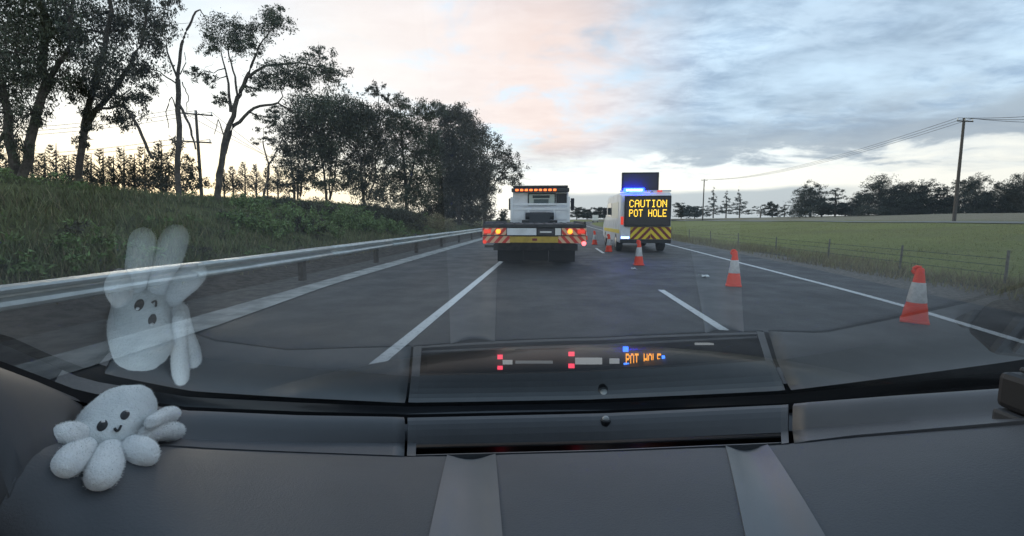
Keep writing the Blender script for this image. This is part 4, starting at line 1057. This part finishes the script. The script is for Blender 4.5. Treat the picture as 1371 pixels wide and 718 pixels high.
# left end trim piece (dark)
top_px = [(112, 537), (90, 528), (50, 511), (0, 492), (-40, 476), (-90, 456), (-150, 432), (-220, 400)]
ts_ = [0, .14, .28, .42, .57, .71, .86, 1.0]
te = MB(); rws = []
tops = [P(x, y, c0(x).y - .004) for x, y in top_px]
bots = []
for t in ts_:
    x = pad_left(t); p = c3(x).lerp(c4(x), t); p.z += lerp_tab(BULGE, x) * math.sin(t * math.pi); bots.append(p + Vector((.001, 0, .003)))
for f in np.linspace(0, 1, 11):
    rws.append([a.lerp(b_, f) + dz * .028 * math.sin(f * math.pi) * (i / 7) for i, (a, b_) in enumerate(zip(tops, bots))])
rws.insert(0, [p - dz * .03 for p in rws[0]]); rws.append([p - dz * .03 for p in rws[-1]])
te.grid([[r[0] - dz * .03] + r + [Vector((r[-1].x - .02, -.1, r[-1].z)), Vector((r[-1].x - .02, -.2, r[-1].z - .1))] for r in rws])
te.build('end_trim', M['dash_dark'], CAR, world=True, smooth=True, solid=.003)
# right end trim closes the dash against the door
te = MB(); rws = []
for fn_, zz in ((c0, .0), (c1, .0), (c2, .0), (c3, .0), (lambda x: c3(x).lerp(c4(x), .5) + dz * .012, 0), (c4, 0), (lambda x: Vector((c4(x).x * .9, -.2, c4(x).z)), 0)):
    p = fn_(1538); rws.append([p - dz * .03, p + dz * .003, p.lerp(Vector((1.14, p.y, 1.0)), .5) + dz * .01, Vector((1.14, p.y, 1.0))])
te.grid(rws); te.build('end_trim', M['dash_dark'], CAR, world=True, smooth=True, solid=.003)
# door cards below the side windows
for sx_ in (-1, 1):
    xx = .10 + sx_ * 1.0
    MB().grid([[Vector((xx - sx_ * a, y, z)) for y in (-1.2, -.4, .3, .72)] for a, z in ((0, .45), (.06, .75), (.04, .88), (.10, .97), (.05, 1.02), (-.02, 1.02))]).build('door_card', M['dash_dark'], CAR, world=True, smooth=True, solid=.01)

# dark mount at the right end of the dash
mp0 = hit(1371, 590)
PM = thing('phone_mount', 'dark boxy plastic mount standing on the dash at the right edge', 'mount', mp0)
k = (mp0 - EYE).length / FPX
MB().box(.036, .12, .012, .06, .005, .040).build('holder', M['black'], PM, bevel=.006)
MB().box(.044, .12, .014, .05, .041, .047).build('holder_cap', M['dash_dark'], PM, bevel=.003)
MB().box(.034, .12, .008, .06, -.012, .0045).build('foot', M['dash_dark'], PM, bevel=.004)

# plush toy
tb = hit(160, 612)
TOY = thing('plush_toy', 'white octopus plush with stitched smiling face sitting on the left of the dashboard', 'plush toy', tb)
hc = P(154, 567, .400)                                             # head centre
fw = Vector((-.33, .84, .15)).normalized()                         # long axis of the head, away and up
up_ = Vector((-.05, -.55, .80)); up_ = (up_ - fw * up_.dot(fw)).normalized()
rt = fw.cross(up_).normalized()
tilt = R(-20)
rt, up_ = rt * math.cos(tilt) + up_ * math.sin(tilt), up_ * math.cos(tilt) - rt * math.sin(tilt)
HX, HF, HU = .0262, .046, .0245
def headpt(a, b_, grow=0.0):
    """a longitude round the forward axis, b from -1 (near the skirt) to 1 (crown)"""
    c = math.cos(b_); e = .72
    sx = math.copysign(abs(math.cos(a)) ** .85, math.cos(a)); sz = math.copysign(abs(math.sin(a)) ** .9, math.sin(a))
    rr2 = max(0, c) ** .50
    fold = 1 + .030 * math.sin(a * 11 + 1) * abs(math.sin(b_)) ** 3 + .016 * math.sin(a * 5 + b_ * 3) + .012 * math.sin(a * 3 - b_ * 7)
    return hc + rt * (sx * rr2 * HX * fold + rt.z * 0) * 1 + up_ * (sz * rr2 * HU * fold) + fw * (math.sin(b_) * HF) + rt * grow * 0
nb, na = 22, 36
rowsH = [[headpt(2 * math.pi * k / na, -math.pi / 2 + .02 + (math.pi - .04) * i / (nb - 1)) for k in range(na)] for i in range(nb)]
b = MB(); vv = [q for r_ in rowsH for q in r_]
b.poly(vv, [(i * na + k, i * na + (k + 1) % na, (i + 1) * na + (k + 1) % na, (i + 1) * na + k) for i in range(nb - 1) for k in range(na)] + [tuple(range(na)), tuple((nb - 1) * na + k for k in range(na))])
head = b.build('head', M['plush_face'], TOY, world=True, smooth=True, subs=1)
HB = BVHTree.FromPolygons(vv, b.f)
def head_hit(px, py):
    d = ray(px, py).normalized(); r = HB.ray_cast(EYE, d)
    if r[0] is None: r = HB.find_nearest(P(px, py, .44))
    nrm = r[1]; nrm = nrm if nrm.dot(d) < 0 else -nrm
    return r[0], nrm
def patch(px, py, w_, h_, ang, m, name, parent, lift=.0016, seg=18):
    """small embroidered oval lying on the head surface"""
    c, n_ = head_hit(px, py); ax = (rt - n_ * rt.dot(n_)).normalized(); ay = n_.cross(ax)
    ax, ay = ax * math.cos(ang) + ay * math.sin(ang), ay * math.cos(ang) - ax * math.sin(ang)
    ctr = c + n_ * lift; ring = []
    for kk in range(seg):
        a = 2 * math.pi * kk / seg; q = ctr + ax * (w_ * math.cos(a)) + ay * (h_ * math.sin(a))
        r = HB.find_nearest(q); ring.append(r[0] + n_ * lift * .5)
    bb = MB(); bb.poly([ctr + n_ * .0008] + ring + [q - n_ * .002 for q in ring], [(0, 1 + k2, 1 + (k2 + 1) % seg) for k2 in range(seg)] + [(1 + k2, 1 + (k2 + 1) % seg, 1 + seg + (k2 + 1) % seg, 1 + seg + k2) for k2 in range(seg)])
    return bb.build(name, m, parent, world=True, smooth=False)
EYES = [head_hit(137, 570)[0], head_hit(167, 556)[0], head_hit(157, 574)[0]]
for ex, ey in ((137, 570), (167, 556)):
    e = patch(ex, ey, .0034, .0056, .1, M['stitch'], 'eye', head)
    c, n_ = head_hit(ex + 1.5, ey - 4)
    MB().lathe([(.0013, -.001), (.0013, .0012), (.0006, .0016)], 10, c=tuple(c + n_ * .0016)).build('eye_highlight', M['stitch_white'], head, world=True)
sm_pts = []
for tt in np.linspace(-1, 1, 9):
    c, n_ = head_hit(157 + 4.2 * tt, 572.5 + 5 * (1 - tt * tt) - 1.6 * tt); sm_pts.append(c + n_ * .0010)
MB().tube(sm_pts, .0010, 6).build('mouth', M['stitch'], head, world=True)
# skirt ring between head and legs
sk0 = hc - fw * HF * .72 - up_ * .004
legs = [((87, 594), (122, 584), 15, .0098), ((93, 637), (124, 598), 21, .0106), ((143, 652), (152, 604), 21, .0110), ((200, 622), (176, 598), 21, .0112), ((240, 583), (194, 582), 17, .0098), ((235, 558), (203, 566), 12, .0082)]
for (tx, ty), (bx_, by_), rpx, rm in legs:
    tip = hit(tx, ty + 3)
    d = (tip - EYE).normalized(); nrm = Vector((0, -.3, .95)).normalized()
    tip = tip + nrm * rm * .9
    root = P(bx_, by_, sk0.y + .020)
    r2 = BV.find_nearest(root)
    if (root - r2[0]).dot(Vector((0, 0, 1))) < rm * .3: root = r2[0] + nrm * rm * .5
    pts = [root.lerp(tip, f) + nrm * (.002 * math.sin(f * math.pi)) for f in np.linspace(0, 1, 9)]
    dd = (tip - root).normalized()
    rads = [rm * .80, rm * .80, rm * .82, rm * .86, rm * .92, rm * 1.03, rm * 1.08, rm * 1.04, rm * .90]
    pts += [tip + dd * rm * .45, tip + dd * rm * .75]; rads += [rm * .6, rm * .18]
    pts = [root - dd * rm * .5] + pts; rads = [rm * .5] + rads
    MB().tube(pts, rads, 14).build('leg', M['plush'], TOY, world=True, smooth=True, subs=1)
body = MB(); body.lathe([(.004, -.016), (.026, -.012), (.033, 0), (.030, .010), (.008, .016)], 20)
Mx = Matrix((rt, up_, fw)).transposed().to_4x4()
sc_ = [hc - fw * HF * .40 - up_ * .013 + (rt * v[0] * .80 + up_ * v[1] * .42 + fw * v[2] * 1.2) for v in body.v]
bb = MB(); bb.poly(sc_, body.f); bb.build('skirt', M['plush'], TOY, world=True, smooth=True, subs=1)
# short pile over the plush, so that its outline and surface read as fabric
pts_ = []
bpy.context.view_layer.update()
for o in list(TOY.children):
    if o.name.split('.')[0] not in ('head', 'leg', 'skirt'): continue
    me = o.data; o0 = o.matrix_world
    tris = [(me.vertices[p.vertices[0]].co, me.vertices[p.vertices[k]].co, me.vertices[p.vertices[k + 1]].co) for p in me.polygons for k in range(1, len(p.vertices) - 1)]
    ar = np.array([((b - a).cross(c - a)).length * .5 for a, b, c in tris]); ctr_ = sum((v.co for v in me.vertices), Vector()) / len(me.vertices)
    for i in rng.choice(len(tris), int(ar.sum() * .5e6), p=ar / ar.sum()):
        a, b, c = tris[i]; r1, r2 = rng.random(), rng.random()
        if r1 + r2 > 1: r1, r2 = 1 - r1, 1 - r2
        n_ = (b - a).cross(c - a).normalized(); q = a + (b - a) * r1 + (c - a) * r2
        pts_.append((o0 @ q, n_, o.name.startswith('head')))
for nm_, want, mm_ in (('face_pile', True, 'plush_face'), ('pile', False, 'plush')):
    b = MB(); V, F = [], []
    for q, n_, hd in pts_:
        if hd != want: continue
        if any((q - e).length < .0085 for e in EYES): continue
        t_ = Vector(rng.normal(size=3)).normalized(); sd_ = n_.cross(t_).normalized() * .00022
        tip_ = q + n_ * .0005 * (.5 + rng.random()) + t_ * .0009
        k_ = len(V); V += [q - sd_ - n_ * .0002, q + sd_ - n_ * .0002, tip_]; F.append((k_, k_ + 1, k_ + 2))
    b.v = [tuple(v) for v in V]; b.f = F
    b.build(nm_, M[mm_], TOY, world=True, solid=0, kind='stuff')
